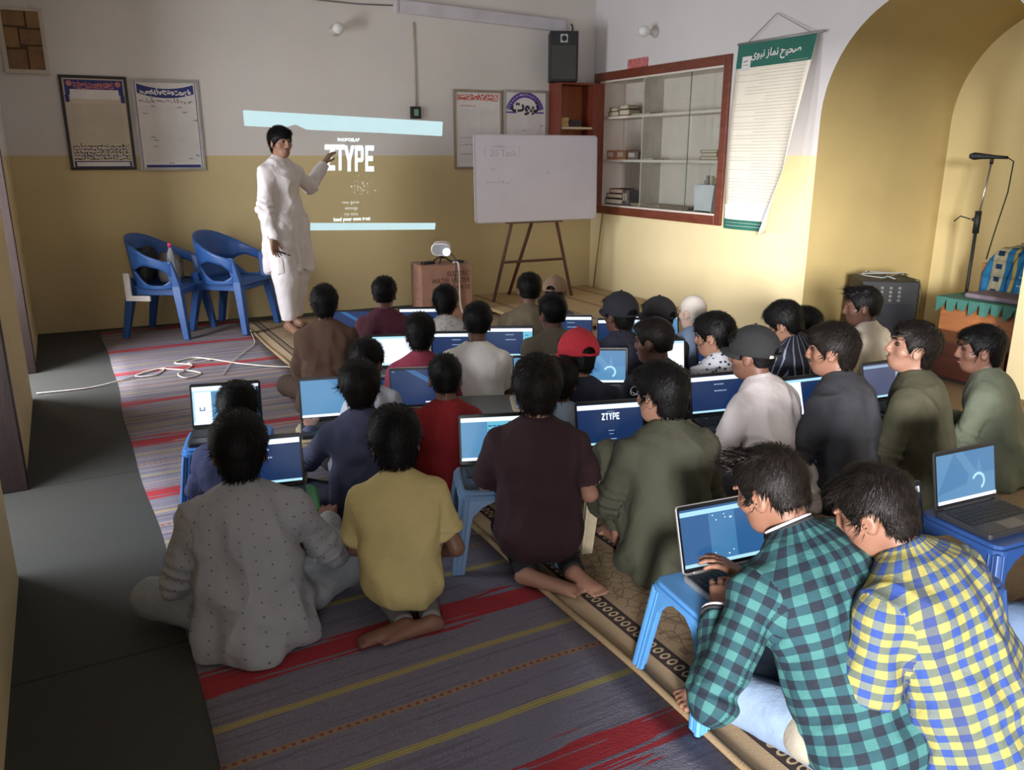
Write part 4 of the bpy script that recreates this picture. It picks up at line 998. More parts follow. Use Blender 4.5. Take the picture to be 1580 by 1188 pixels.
# ================================================================== PEOPLE
# Bodies and clothes are implicit surfaces: tapered limbs and ellipsoids blended with a smooth union, meshed with surface nets.
V = lambda *a: np.array(a, dtype=np.float64)
def nrm(v): return v / max(1e-9, np.linalg.norm(v))
def rotm(yaw=0., pitch=0., roll=0.):
    """yaw about z (clockwise from above, 0 = +y), pitch forward/down, roll to the right"""
    return np.array((Matrix.Rotation(-yaw, 3, 'Z') @ Matrix.Rotation(-pitch, 3, 'X') @ Matrix.Rotation(roll, 3, 'Y')))
class Field:
    def __init__(self, lo, hi, h):
        self.h = h; self.lo = np.array(lo) - 3 * h
        self.n = np.ceil((np.array(hi) + 3 * h - self.lo) / h).astype(int) + 1
        self.F = np.full(self.n, 1e3, np.float32)
    def sub(self, lo, hi):
        a = np.maximum(0, np.floor((lo - self.lo) / self.h).astype(int)); b = np.minimum(self.n, np.ceil((hi - self.lo) / self.h).astype(int) + 1)
        if np.any(b <= a): return None, None
        ax = [(self.lo[i] + self.h * np.arange(a[i], b[i])).astype(np.float32) for i in range(3)]
        return tuple(slice(a[i], b[i]) for i in range(3)), (ax[0][:, None, None], ax[1][None, :, None], ax[2][None, None, :])
    def blend(self, sl, d, k, op='u'):
        A = self.F[sl]
        if op == 'u':
            if k <= 0: np.minimum(A, d, out=A); return
            h = np.clip(.5 + .5 * (A - d) / k, 0, 1)          # h=1 -> d
            self.F[sl] = A * (1 - h) + d * h - k * h * (1 - h)
        else:                                                 # subtract
            h = np.clip(.5 - .5 * (A + d) / k, 0, 1)
            self.F[sl] = A * (1 - h) - d * h + k * h * (1 - h)
    def cone(self, a, b, ra, rb, k=.02, op='u', cut=None):
        a, b = np.array(a, float), np.array(b, float); m = max(ra, rb) + k + 2.5 * self.h
        sl, g = self.sub(np.minimum(a, b) - m, np.maximum(a, b) + m)
        if sl is None: return
        ab = b - a; L = max(1e-9, ab @ ab)
        px, py, pz = g[0] - a[0], g[1] - a[1], g[2] - a[2]
        t = np.clip((px * ab[0] + py * ab[1] + pz * ab[2]) / L, 0, 1)
        d = np.sqrt((px - t * ab[0]) ** 2 + (py - t * ab[1]) ** 2 + (pz - t * ab[2]) ** 2) - (ra + (rb - ra) * t)
        if cut is not None:                                   # flat end at b
            n = ab / math.sqrt(L); d = np.maximum(d, (g[0] - b[0]) * n[0] + (g[1] - b[1]) * n[1] + (g[2] - b[2]) * n[2] - cut)
        self.blend(sl, d.astype(np.float32), k, op)
    def ell(self, c, r, Rm=None, k=.02, op='u'):
        c = np.array(c, float); m = max(r) + k + 2.5 * self.h
        sl, g = self.sub(c - m, c + m)
        if sl is None: return
        px, py, pz = g[0] - c[0], g[1] - c[1], g[2] - c[2]
        if Rm is None: q = (px, py, pz)
        else: q = tuple(px * Rm[0, i] + py * Rm[1, i] + pz * Rm[2, i] for i in range(3))
        k0 = np.sqrt((q[0] / r[0]) ** 2 + (q[1] / r[1]) ** 2 + (q[2] / r[2]) ** 2)
        k1 = np.sqrt((q[0] / r[0] ** 2) ** 2 + (q[1] / r[1] ** 2) ** 2 + (q[2] / r[2] ** 2) ** 2) + 1e-6
        self.blend(sl, (k0 * (k0 - 1) / k1).astype(np.float32), k, op)
    def floor(self, z=.004):
        zz = (self.lo[2] + self.h * np.arange(self.n[2])).astype(np.float32)
        self.F = np.maximum(self.F, (z - zz)[None, None, :])
    def plane(self, p, n):
        ax = [(self.lo[i] + self.h * np.arange(self.n[i])).astype(np.float32) for i in range(3)]
        d = (ax[0][:, None, None] - p[0]) * n[0] + (ax[1][None, :, None] - p[1]) * n[1] + (ax[2][None, None, :] - p[2]) * n[2]
        self.F = np.maximum(self.F, d.astype(np.float32))
    def mesh(self):
        F = self.F; S = F < 0
        c = [S[i:S.shape[0] - 1 + i, j:S.shape[1] - 1 + j, k:S.shape[2] - 1 + k] for i in (0, 1) for j in (0, 1) for k in (0, 1)]
        cnt = sum(x.astype(np.int8) for x in c); act = (cnt > 0) & (cnt < 8)
        I, J, K = np.nonzero(act)
        idx = np.full(act.shape, -1, np.int32); idx[I, J, K] = np.arange(len(I))
        P = np.zeros((len(I), 3)); W_ = np.zeros(len(I))
        corner = np.array([(i, j, k) for i in (0, 1) for j in (0, 1) for k in (0, 1)])
        val = np.stack([F[I + a, J + b, K + e] for a, b, e in corner], 1)
        for p in range(8):
            for ax in range(3):
                if corner[p][ax] == 0:
                    q = p + (4, 2, 1)[ax]; fa, fb = val[:, p], val[:, q]
                    x = (fa < 0) != (fb < 0)
                    t = np.where(x, fa / np.where(x, fa - fb, 1), 0)
                    pt = np.repeat(corner[p][None].astype(float), len(I), 0); pt[:, ax] += t
                    P += np.where(x[:, None], pt, 0); W_ += x
        P = (P / W_[:, None] + np.stack([I, J, K], 1)) * self.h + self.lo
        quads = []
        for ax in range(3):
            s0 = [slice(1, -1)] * 3; s1 = [slice(1, -1)] * 3
            s0[ax] = slice(0, -1); s1[ax] = slice(1, None)
            a, b = S[tuple(s0)], S[tuple(s1)]
            ii = np.nonzero(a != b); base = np.stack(ii, 1)
            off = np.ones(3, int); off[ax] = 0; base = base + off
            u, w = (ax + 1) % 3, (ax + 2) % 3
            eu = np.zeros(3, int); eu[u] = 1; ew = np.zeros(3, int); ew[w] = 1
            q = [idx[tuple((base - eu - ew).T)], idx[tuple((base - ew).T)], idx[tuple(base.T)], idx[tuple((base - eu).T)]]
            q = np.stack(q, 1); fl = a[ii]
            q[~fl] = q[~fl][:, ::-1]
            quads.append(q)
        return P, np.concatenate(quads)
def vnoise(p, seed=0):
    """smooth 3-D value noise in -1..1"""
    i = np.floor(p).astype(np.int64); f = p - i; f = f * f * (3 - 2 * f)
    def hsh(x, y, z):
        n = (x * 374761393 + y * 668265263 + z * 1274126177 + seed * 974634777) & 0xffffffff
        n = ((n ^ (n >> 13)) * 1274126177) & 0xffffffff; n = n ^ (n >> 16)
        return n / 2147483648.0 - 1.0
    r = 0
    for a in (0, 1):
        for b in (0, 1):
            for c in (0, 1):
                r = r + hsh(i[:, 0] + a, i[:, 1] + b, i[:, 2] + c) * (f[:, 0] if a else 1 - f[:, 0]) * (f[:, 1] if b else 1 - f[:, 1]) * (f[:, 2] if c else 1 - f[:, 2])
    return r
def normals(P, Q):
    n = np.cross(P[Q[:, 2]] - P[Q[:, 0]], P[Q[:, 3]] - P[Q[:, 1]]); N = np.zeros_like(P)
    for k in range(4): np.add.at(N, Q[:, k], n)
    return N / np.maximum(1e-12, np.linalg.norm(N, axis=1))[:, None]
def to_obj(name, P, Q, m, parent, uv=None, extra=None):
    me = bpy.data.meshes.new(name)
    vs = P; nv = len(P)
    tris = None
    if extra is not None: vs = np.concatenate([P, extra[0]])
    nq = len(Q); ne = 0 if extra is None else len(extra[1])
    me.vertices.add(len(vs)); me.vertices.foreach_set('co', vs.astype(np.float32).ravel())
    allq = Q if extra is None else np.concatenate([Q, extra[1] + nv])
    me.loops.add(4 * len(allq)); me.loops.foreach_set('vertex_index', allq.astype(np.int32).ravel())
    me.polygons.add(len(allq)); me.polygons.foreach_set('loop_start', np.arange(0, 4 * len(allq), 4, dtype=np.int32)); me.polygons.foreach_set('loop_total', np.full(len(allq), 4, np.int32))
    me.update(calc_edges=True); me.validate()
    if uv is not None:
        l = me.uv_layers.new(name='cloth'); l.data.foreach_set('uv', uv.astype(np.float32).ravel())
    return link(name, me, m, parent, smooth=True)
def ik(a, t, l1, l2, pole):
    d = t - a; L = np.linalg.norm(d); mx = (l1 + l2) * .995
    if L > mx: t = a + d / L * mx; d = t - a; L = mx
    u = d / max(L, 1e-6); x = (l1 * l1 - l2 * l2 + L * L) / (2 * L); hh = math.sqrt(max(0, l1 * l1 - x * x))
    p = pole - u * (pole @ u); p = nrm(p)
    return a + u * x + p * hh, t

SKIN = {0: (130, 92, 74), 1: (114, 79, 64), 2: (92, 62, 51), 3: (196, 166, 154), 4: (144, 106, 88)}
def skin(k): 
    return mat('skin_tone_%d' % k, srgb(*SKIN[k]), .5, var=.07, vs=14, bump=.06, bs=180, spec=.4)
def hair_mat(k=0):
    c = [(.0042, .0036, .0037), (.009, .0066, .0056), (.62, .56, .50)][k]
    if k == 2: return mat('hair_pale', c, .6, var=.04, vs=30, bump=.05, bs=200, spec=.3)
    return mat('hair_%d' % k, c, .48, var=.3, vs=60, bump=.2, bs=220, spec=.16)
def cloth_mat(c, kind='plain', rough=.85):
    nm = 'cloth_%s_%d_%d_%d' % (kind, *c)
    if nm in MATS: return MATS[nm]
    g = NT(nm, rough); c = srgb(*c)
    tc = g.new('ShaderNodeTexCoord'); uvs = g.new('ShaderNodeSeparateXYZ'); g.l.new(tc.outputs['UV'], uvs.inputs[0])
    u, w = uvs.outputs[0], uvs.outputs[1]; v = tc.outputs['Object']
    n = g.noise(v, 9, 5); wv = g.noise(v, 420, 2)
    col = g.mix(n, tuple(np.array(c) * .84), tuple(np.minimum(np.array(c) * 1.12, 1)))
    if kind == 'green_check':
        def bandf(x, per, duty): return g.math('LESS_THAN', g.math('FRACT', g.math('ADD', g.math('DIVIDE', x, per), 40.)), duty)
        a, b = bandf(u, .042, .5), bandf(w, .042, .5)
        s = g.math('ADD', a, b)
        col = g.mix(g.math('GREATER_THAN', s, .5), srgb(58, 108, 106), srgb(28, 66, 74)); col = g.mix(g.math('GREATER_THAN', s, 1.5), col, srgb(16, 26, 40))
    elif kind == 'blue_yellow_check':
        def bandf(x, per, duty, o=0.): return g.math('LESS_THAN', g.math('FRACT', g.math('ADD', g.math('DIVIDE', x, per), 40. + o)), duty)
        a, b = bandf(u, .036, .5), bandf(w, .036, .5)
        xo = g.math('ABSOLUTE', g.math('SUBTRACT', a, b))
        col = g.mix(xo, g.mix(a, srgb(156, 146, 78), srgb(42, 66, 134)), g.mix(a, srgb(88, 96, 84), srgb(100, 108, 104)))
        col = g.mix(g.math('MULTIPLY', g.band(g.math('FRACT', g.math('ADD', g.math('DIVIDE', u, .144), 40.)), .0, .125), .5), col, srgb(50, 52, 80))
    elif kind == 'dots':
        fx = g.math('SUBTRACT', g.math('FRACT', g.math('ADD', g.math('DIVIDE', u, .034), 40.)), .5); row = g.math('FLOOR', g.math('DIVIDE', u, .034))
        fy = g.math('SUBTRACT', g.math('FRACT', g.math('ADD', g.math('ADD', g.math('DIVIDE', w, .04), 40.), g.math('MULTIPLY', row, .5))), .5)
        r = g.math('SQRT', g.math('ADD', g.math('MULTIPLY', fx, fx), g.math('MULTIPLY', fy, fy)))
        col = g.mix(g.math('MULTIPLY', g.math('LESS_THAN', r, .07), .75), col, srgb(70, 72, 84))
    elif kind == 'spots':
        vo = g.new('ShaderNodeTexVoronoi'); vo.inputs['Scale'].default_value = 42; g.l.new(v, vo.inputs['Vector'])
        col = g.mix(g.math('LESS_THAN', vo.outputs['Distance'], .3), col, srgb(40, 44, 66))
    elif kind == 'stripes':
        s = g.math('LESS_THAN', g.math('FRACT', g.math('ADD', g.math('DIVIDE', u, .03), 40.)), .18)
        col = g.mix(s, col, srgb(130, 138, 160))
    elif kind == 'mottle':
        col = g.mix(g.math('GREATER_THAN', g.noise(v, 70, 3), .55), col, srgb(150, 150, 152))
    g.bump(g.math('ADD', g.math('MULTIPLY', g.noise(v, 26, 4), 1.4), g.math('MULTIPLY', wv, .3)), .5, .009)
    return g.done(col)

def make_person(label, px, s=.9, az=20, lean=(6, 14), side=0, head=(0, 8, 0), pose='cross', hands=None, garment='kameez', top=(120, 120, 120), topkind='plain',
                legs=(60, 60, 66), sleeve='long', collar=True, hair='normal', hcol=0, cap=None, tone=0, h=.010, seed=0, glasses=False, hs=None, neckline=None,
                zdrop=0.0, at=None, hand_px=None, kneew=.30, feet='side', curl=.5, poles=None, sw=1.0, eyes=False, fold=1.75, girth=1.04, baggy=None, sockcol=None, cuffcol=None, group='boys sitting on the carpet'):
    rnd = random.Random(seed + 7)
    az = R(az); FR = rotm(az)                                   # local -> world
    hs = hs or (.965 * s ** .35)                                # head scale
    # ---- skeleton in the local frame (x right, y forward, z up), metres
    zp = {'cross': .108, 'kneel': .21, 'squat': .12, 'stand': .86}[pose] * s
    def dv(deg): return nrm(V(math.sin(R(side)), math.sin(R(deg)), math.cos(R(deg))))
    d1, d2 = dv(lean[0]), dv(lean[1]); dm = nrm(d1 + d2)
    pel = V(0, 0, zp); wst = pel + d1 * .15 * s; chs = wst + dm * .17 * s; c7 = chs + d2 * .145 * s
    X = V(1, 0, 0); f2 = nrm(np.cross(d2, X)) * -1; f2 = np.cross(d2, X) if np.cross(d2, X)[1] > 0 else -np.cross(d2, X)
    Rt2 = np.stack([X, f2, d2], 1); f1 = np.cross(d1, X); f1 = f1 if f1[1] > 0 else -f1; Rt1 = np.stack([X, f1, d1], 1)
    fm_ = np.cross(dm, X); fm_ = fm_ if fm_[1] > 0 else -fm_; Rtm = np.stack([X, fm_, dm], 1)
    shw = .160 * s * sw
    SHL = {k: c7 - d2 * .088 * s + X * k * shw + f2 * .012 for k in (-1, 1)}
    hy, hp, hr = [R(a) for a in head]
    HR = rotm(hy, hp, hr)
    nkd = nrm(.65 * d2 + .35 * HR[:, 2] + V(0, .16, 0))
    nb = c7 + nkd * .055 * s
    hc = nb + HR @ V(0, .022, .085) * hs                         # head centre
    topz = hc[2] + max((HR @ V(0, y, z))[2] for y, z in ((-.02, .118), (-.07, .085), (.04, .105))) * hs + (.012 if not cap else .016)
    if at is None:
        ztop = topz - zdrop
        Pw = atz(px[0], px[1], ztop); off = FR @ (hc + HR @ V(0, -.01, .11) * hs); loc = (Pw[0] - off[0], Pw[1] - off[1])
    else: loc = at
    root = empty('person', (loc[0], loc[1], .0095), -az); tag(root, label, 'person', group)
    # legs
    HIP = {k: pel + X * k * .085 * s + V(0, .02, -.015) * s for k in (-1, 1)}
    KN, AN, TO = {}, {}, {}
    for k in (-1, 1):
        if pose == 'cross':
            KN[k] = V(k * kneew, .25 + .3 * (.30 - kneew), .105) * s; AN[k] = V(-k * .07, .30 + .03 * k, .05) * s; TO[k] = V(-k * .21, .33 + .03 * k, .03) * s
        elif pose == 'kneel':
            KN[k] = V(k * .11, .36, .06) * s
            if feet == 'side': AN[k] = V(k * .10 + .05, -.10, .05) * s; TO[k] = V(k * .05 + .17, -.20, .028) * s
            elif feet == 'left': AN[k] = V(.05 + k * .06, -.12, .05) * s; TO[k] = V(-.13 + k * .05, -.17, .03) * s
            else: AN[k] = V(k * .10, -.12, .05) * s; TO[k] = V(k * .06, -.27, .03) * s
        elif pose == 'squat':
            KN[k] = V(k * .17, .27, .40 if k == -1 else .12) * s; AN[k] = V(k * .13, .20, .05) * s; TO[k] = V(k * .14, .34, .025) * s
            if k == 1: KN[k] = V(.30, .22, .10) * s; AN[k] = V(-.02, .30, .05) * s; TO[k] = V(-.14, .33, .03) * s
        else:
            KN[k] = V(k * .085, .03 + .03 * k, .46) * s; AN[k] = V(k * .085, .0 + .06 * k, .075) * s; TO[k] = V(k * .12, .17 + .06 * k, .02) * s
    # arms
    EL, WR = {}, {}
    hands = dict(hands or {-1: (-.11, .33, .29), 1: (.11, .33, .29)})
    if hand_px:
        for k, (hx, hy_, hz) in hand_px.items():
            q_ = FR.T @ (atz(hx, hy_, hz) - V(loc[0], loc[1], .0095)); hands[k] = tuple(q_ / (s if pose != 'stand' else 1))
    for k in (-1, 1):
        pole = V(k * .42, -.42, -.8) if not poles else V(*poles[k])
        EL[k], WR[k] = ik(SHL[k], V(*hands[k]) * s if pose != 'stand' else V(*hands[k]), .265 * s, .235 * s, pole)
    # ---------------- skin
    pts = [pel, c7, hc, *KN.values(), *AN.values(), *TO.values(), *EL.values(), *WR.values()]
    lo, hi = np.min(pts, 0) - .19, np.max(pts, 0) + .19; lo[2] = max(lo[2], -.01)
    B = Field(lo, hi, h)
    B.ell(chs + d2 * .02, V(.125, .085, .15) * s, Rt2, .03); B.ell(wst, V(.11, .08, .12) * s, Rtm, .04); B.ell(pel, V(.13, .10, .09) * s, Rt1, .04)
    B.cone(SHL[-1], SHL[1], .040 * s, .040 * s, .03)
    for k in (-1, 1): B.cone(c7 + nkd * .01, SHL[k], .036 * s, .030 * s, .03)
    fat = max(0, h - .006)
    for k in (-1, 1):
        am = .80 if sleeve == 'long' else 1.0
        B.cone(SHL[k], EL[k], .043 * s * am, .036 * s * am, .02); B.cone(EL[k], WR[k], .037 * s * am, .024 * s, .015)
        B.cone(HIP[k], KN[k], .078 * s, .052 * s, .02); B.cone(KN[k], AN[k], .050 * s, .032 * s, .015)
        # foot with heel and five toes
        ft = nrm(TO[k] - AN[k]); fs_ = np.cross(ft, V(0, 0, 1)); fs_ = nrm(fs_) if np.linalg.norm(fs_) > .05 else X
        heel = AN[k] - ft * .03 * s + V(0, 0, -.018 * s)
        B.cone(heel, TO[k], .032 * s, .023 * s, .015); B.cone(AN[k], TO[k] + fs_ * .020 * s, .028 * s, .018 * s, .015); B.cone(AN[k], TO[k] - fs_ * .024 * s, .024 * s, .016 * s, .015)
        for j in range(5):
            o_ = fs_ * (j - 2) * .0172 * s; ln = (.042 - .004 * abs(j - 1)) * s
            B.cone(TO[k] + o_, TO[k] + o_ + ft * ln, .0092 * s + fat * .3, .0086 * s + fat * .3, .003)
        # hand
        fa = nrm(WR[k] - EL[k])
        hd = nrm(fa + V(0, 0, -.15)); pn = V(0, 0, 1) - hd * hd[2]; pn = nrm(pn) if np.linalg.norm(pn) > .2 else nrm(V(0, 1, 0) - hd * hd[1]); sd = np.cross(hd, pn)
        if pose == 'stand': pn = nrm(np.cross(hd, V(1, 0, 0))) if k == 1 else V(0, 0, 1) - hd * hd[2]; pn = nrm(pn); sd = np.cross(hd, pn)
        hsz = .95 * hs
        th_side = -k if np.dot(sd, X) > 0 else k
        kn = []
        for j in range(4):
            o_ = sd * (j - 1.5) * .0195 * hsz
            base = WR[k] + hd * .018 * hsz + o_ * .55; knu = WR[k] + hd * (.082 - .004 * abs(j - 1.5)) * hsz + o_
            B.cone(base, knu, .0145 * hsz, .0115 * hsz, .012); kn.append(knu)
        fl = [.072, .08, .075, .06]
        order = range(4) if th_side * 1 < 0 else range(3, -1, -1)
        for j, L_ in zip(order, fl):
            L_ = L_ * hsz; c_ = curl
            spread = sd * (j - 1.5) * .12
            e1 = nrm(hd + spread - pn * .35 * c_); e2 = nrm(hd + spread - pn * 1.1 * c_); e3 = nrm(hd * (1 - .6 * c_) + spread - pn * 1.9 * c_)
            p1 = kn[j] + e1 * L_ * .45; p2 = p1 + e2 * L_ * .32; p3 = p2 + e3 * L_ * .23
            r0 = .0088 * hsz + fat * .3
            B.cone(kn[j], p1, r0 * 1.05, r0, .004); B.cone(p1, p2, r0, r0 * .92, .003); B.cone(p2, p3, r0 * .92, r0 * .8, .003)
        tb = WR[k] + hd * .022 * hsz + sd * th_side * .022 * hsz; t1 = tb + nrm(hd * .75 + sd * th_side * .8 - pn * .35) * .042 * hsz; t2 = t1 + nrm(hd + sd * th_side * .25 - pn * .35) * .034 * hsz
        B.cone(tb, t1, .0145 * hsz, .0105 * hsz, .008); B.cone(t1, t2, .0105 * hsz, .0085 * hsz, .003)
    # head
    def H(x, y, z): return hc + HR @ V(x, y, z) * hs
    B.cone(c7 - nkd * .02, H(0, -.025, -.05), .048 * s ** .5, .046 * s ** .5, .02)
    B.ell(H(0, -.012, .028), V(.073, .092, .084) * hs, HR, .01)
    B.ell(H(0, .030, -.030), V(.058, .062, .082) * hs, HR, .025)
    B.ell(H(0, .045, -.082), V(.038, .040, .030) * hs, HR, .025)
    for k in (-1, 1):
        B.ell(H(k * .048, .05, -.02), V(.020, .026, .022) * hs, HR, .018)
        B.ell(H(k * .074, -.006, -.012), V(.010, .021, .031) * hs, HR @ rotm(k * .35), .006); B.ell(H(k * .083, .000, -.010), V(.006, .010, .016) * hs, HR, .004, 's')
        B.ell(H(k * .032, .094, .012), V(.017, .012, .011) * hs, HR, .010, 's')
        B.cone(H(k * .014, .095, .030), H(k * .045, .083, .030), .008 * hs, .006 * hs, .012)
        B.ell(H(k * .012, .098, -.030), V(.009, .011, .008) * hs, HR, .008)
    B.cone(H(0, .092, .020), H(0, .108, -.026), .008 * hs, .0115 * hs, .010)
    B.cone(H(-.017, .088, -.056), H(.017, .088, -.056), .0055 * hs, .0055 * hs, .007); B.cone(H(-.013, .088, -.066), H(.013, .088, -.066), .0065 * hs, .0065 * hs, .006)
    B.floor()
    P, Q = B.mesh()
    body = to_obj('body', P, Q, skin(tone), root)
    # ---------------- trousers
    def tint(c, f): return tuple(int(v * f) for v in c)
    T = Field(np.min([pel, *KN.values(), *AN.values(), *HIP.values()], 0) - .14, np.max([pel, *KN.values(), *AN.values(), wst], 0) + .13, h)
    wide = baggy or (1.22 if garment in ('kameez',) else 1.0)
    T.ell(pel, V(.142, .112, .10) * s, Rt1, .03)
    for k in (-1, 1):
        kn_r = .062 * wide
        T.cone(HIP[k], KN[k], .088 * s * (1 + .5 * (wide - 1)), kn_r * s, .03)
        e_ = KN[k] + (AN[k] - KN[k]) * (.98 if pose == 'kneel' else .88)
        T.cone(KN[k], e_, kn_r * s, (.048 if pose != 'stand' else .036) * wide * s, .02, cut=.0)
    T.floor(.003)
    P, Q = T.mesh(); N_ = normals(P, Q)
    f = vnoise(P * V(13, 13, 9), seed + 3) * .6 + vnoise(P * 30, seed + 4) * .3
    P = P + N_ * (f * .007 * s)[:, None]; P[:, 2] = np.maximum(P[:, 2], .002)
    to_obj('trousers', P, Q, cloth_mat(legs), root)
    # ---------------- shirt
    pts = [pel, c7, *EL.values(), *WR.values()] + ([V(0, 0, 0)] if pose != 'stand' else [V(0, 0, zp - .42)])
    lo, hi = np.min(pts, 0) - .26, np.max(pts, 0) + .17
    S = Field(lo, hi, h)
    loose = {'kameez': 1.0, 'shirt': .75, 'tee': .7}[garment]
    e = .012 + .016 * loose
    S.ell(chs + d2 * .015, (V(.140, .098, .155) * s + e * .8) * V(sw, 1, 1), Rt2, .03)
    S.ell(wst, (V(.135, .100, .14) * s + e) * V(girth, girth, 1), Rtm, .05)
    if pose == 'stand':
        S.ell(pel, V(.142, .112, .12) * s + e, Rt1, .05)
        hem = pel + V(0, .0, -.36 * s)
        for k in (-1, 1): S.cone(pel + X * k * .05, hem + X * k * .07 + V(0, .02, 0), .13 * s, .125 * s, .05)
        S.plane(hem + V(0, 0, .0), V(0, 0, -1))
    elif garment == 'kameez':
        S.ell(pel + V(0, -.02, -.01) * s, (V(.172, .150, .14) * s + e * .6) * V(girth, girth, 1), None, .06)
        S.ell(V(0, -.05, .03) * s, V(.205, .165, .075) * s, None, .06)
        for k in (-1, 1): S.cone(HIP[k] + V(0, 0, .01), HIP[k] * .45 + KN[k] * .55, .10 * s, .075 * s, .04)
        S.floor(.005)
    else:
        S.ell(pel + V(0, -.01, .005) * s, (V(.156, .130, .115) * s + e * .7) * V(girth, girth, 1), Rt1, .05)
        hemz = .035 * s if pose != 'kneel' else .07 * s
        S.plane(V(0, 0, hemz), nrm(V(0, -.0, -1)))
    S.cone(SHL[-1], SHL[1], .044 * s + e * .2, .044 * s + e * .2, .05)
    S.cone(SHL[-1] * .8 + SHL[1] * .2 - d2 * .06 * s - f2 * .015, SHL[1] * .8 + SHL[-1] * .2 - d2 * .06 * s - f2 * .015, .066 * s, .066 * s, .06)
    for k in (-1, 1):
        S.cone(c7 + nkd * .005, SHL[k], .047 * s, .042 * s, .035)
        if sleeve == 'long':
            S.cone(SHL[k], EL[k], .046 * s + e * .3, .045 * s + e * .3, .03)
            w_ = WR[k] - (WR[k] - EL[k]) * .02
            S.cone(EL[k], w_, .044 * s + e * .3, .031 * s + e * .35, .02, cut=0.0)
        elif sleeve == 'rolled':
            S.cone(SHL[k], EL[k], .046 * s + e * .3, .046 * s + e * .3, .03)
            S.cone(EL[k], EL[k] + (WR[k] - EL[k]) * .4, .045 * s + e * .3, .040 * s + e * .3, .02, cut=0.0)
        else:
            w_ = SHL[k] + (EL[k] - SHL[k]) * .72
            S.cone(SHL[k], w_, .047 * s + e * .3, .055 * s + e * .5, .03, cut=0.0)
    # neck opening and collar
    ch_ = (.038 if collar else .012) * s
    S.cone(c7 - nkd * .01, c7 + nkd * ch_ + f2 * .004, .062 * s ** .6, .058 * s ** .6, .012, cut=0.0)
    if not collar: S.cone(c7 + nkd * .03, c7 + nkd * .12, .046 * s ** .5, .05 * s ** .5, .012, 's')
    P, Q = S.mesh(); N_ = normals(P, Q)
    # part frames: 0 torso, 1 left sleeve, 2 right sleeve; cloth coordinates for patterns
    def segt(p, a, b):
        ab = b - a; t = np.clip((p - a) @ ab / (ab @ ab), 0, 1); return t, np.linalg.norm(p - a - t[:, None] * ab, axis=1)
    def coords(p):
        dd = [np.linalg.norm((p - chs) @ Rt2 * V(.62, 1, .42), axis=1) - .055]
        arm = {}
        for k in (-1, 1):
            t1, a1 = segt(p, SHL[k] + (EL[k] - SHL[k]) * .22, EL[k]); t2, a2 = segt(p, EL[k], WR[k]); arm[k] = (t1, a1, t2, a2); dd.append(np.minimum(a1, a2) - .03)
        return np.argmin(np.stack(dd, 1), 1), arm
    part, arm = coords(P)
    # folds
    q = P * V(7.5, 7.5, 4.2) + vnoise(P * 5, seed)[:, None] * .9
    rdg = lambda a: 1 - 2.2 * np.abs(a)
    f = rdg(vnoise(q, seed + 11)) * .5 + rdg(vnoise(P * V(15, 15, 6.5) @ np.array([[1, 0, .35], [0, 1, .2], [-.3, 0, 1]]) + 5, seed + 13)) * .26 + vnoise(P * 34, seed + 12) * .05
    diag = (P @ nrm(V(.7, .2, .75))) * 26 + vnoise(P * 5, seed + 5) * 3.0
    f = f + .35 * np.sin(diag) * np.clip(1 - np.abs(P[:, 2] - wst[2]) / (.16 * s), 0, 1)
    amp = np.full(len(P), (.0125 * loose + .003) * fold)
    for k in (-1, 1):
        t1, a1, t2, a2 = arm[k]; m_ = part == (1 if k == -1 else 2)
        bend = np.exp(-((np.linalg.norm(P - EL[k], axis=1)) / .07) ** 2)
        f = np.where(m_, f * .7 + .55 * bend * np.sin((t1 + t2) * 30 + vnoise(P * 12, seed + 8) * 3.5), f)
    if pose != 'stand' and garment == 'kameez':
        ang_ = np.arctan2(P[:, 0], P[:, 1]); lowf = np.clip(1 - P[:, 2] / (.24 * s), 0, 1)
        f = f + lowf * .55 * np.sin(ang_ * 6 + vnoise(P * 5, seed + 6) * 4.5)
    if pose == 'stand':
        ang_ = np.arctan2(P[:, 0], P[:, 1]); lowf = np.clip((pel[2] + .02 - P[:, 2]) / .3, 0, 1); f = f + lowf * 1.2 * np.sin(ang_ * 7 + 1.0)
    nearneck = np.clip(np.linalg.norm(P - c7, axis=1) / .10 - .5, 0, 1)
    P2 = P + N_ * (np.clip(f, -.9, 1.1) * amp * nearneck)[:, None]
    if pose != 'stand': P2[:, 2] = np.maximum(P2[:, 2], .003)
    # cloth coordinates per face corner
    fc = P[Q].mean(1); fp, farm = coords(fc)
    cr = P[Q].reshape(-1, 3); fpr = np.repeat(fp, 4)
    lt = (cr - chs) @ Rtm
    fcl = (fc - chs) @ Rtm; rad = .135 * s
    thr_ = np.arctan2(lt[:, 0], -lt[:, 1] + .02)
    th0 = np.repeat(np.arctan2(fcl[:, 0], -fcl[:, 1] + .02), 4)
    thr_ = np.where(thr_ - th0 > math.pi, thr_ - 2 * math.pi, np.where(thr_ - th0 < -math.pi, thr_ + 2 * math.pi, thr_))
    uv = np.stack([thr_ * rad, lt[:, 2]], 1)
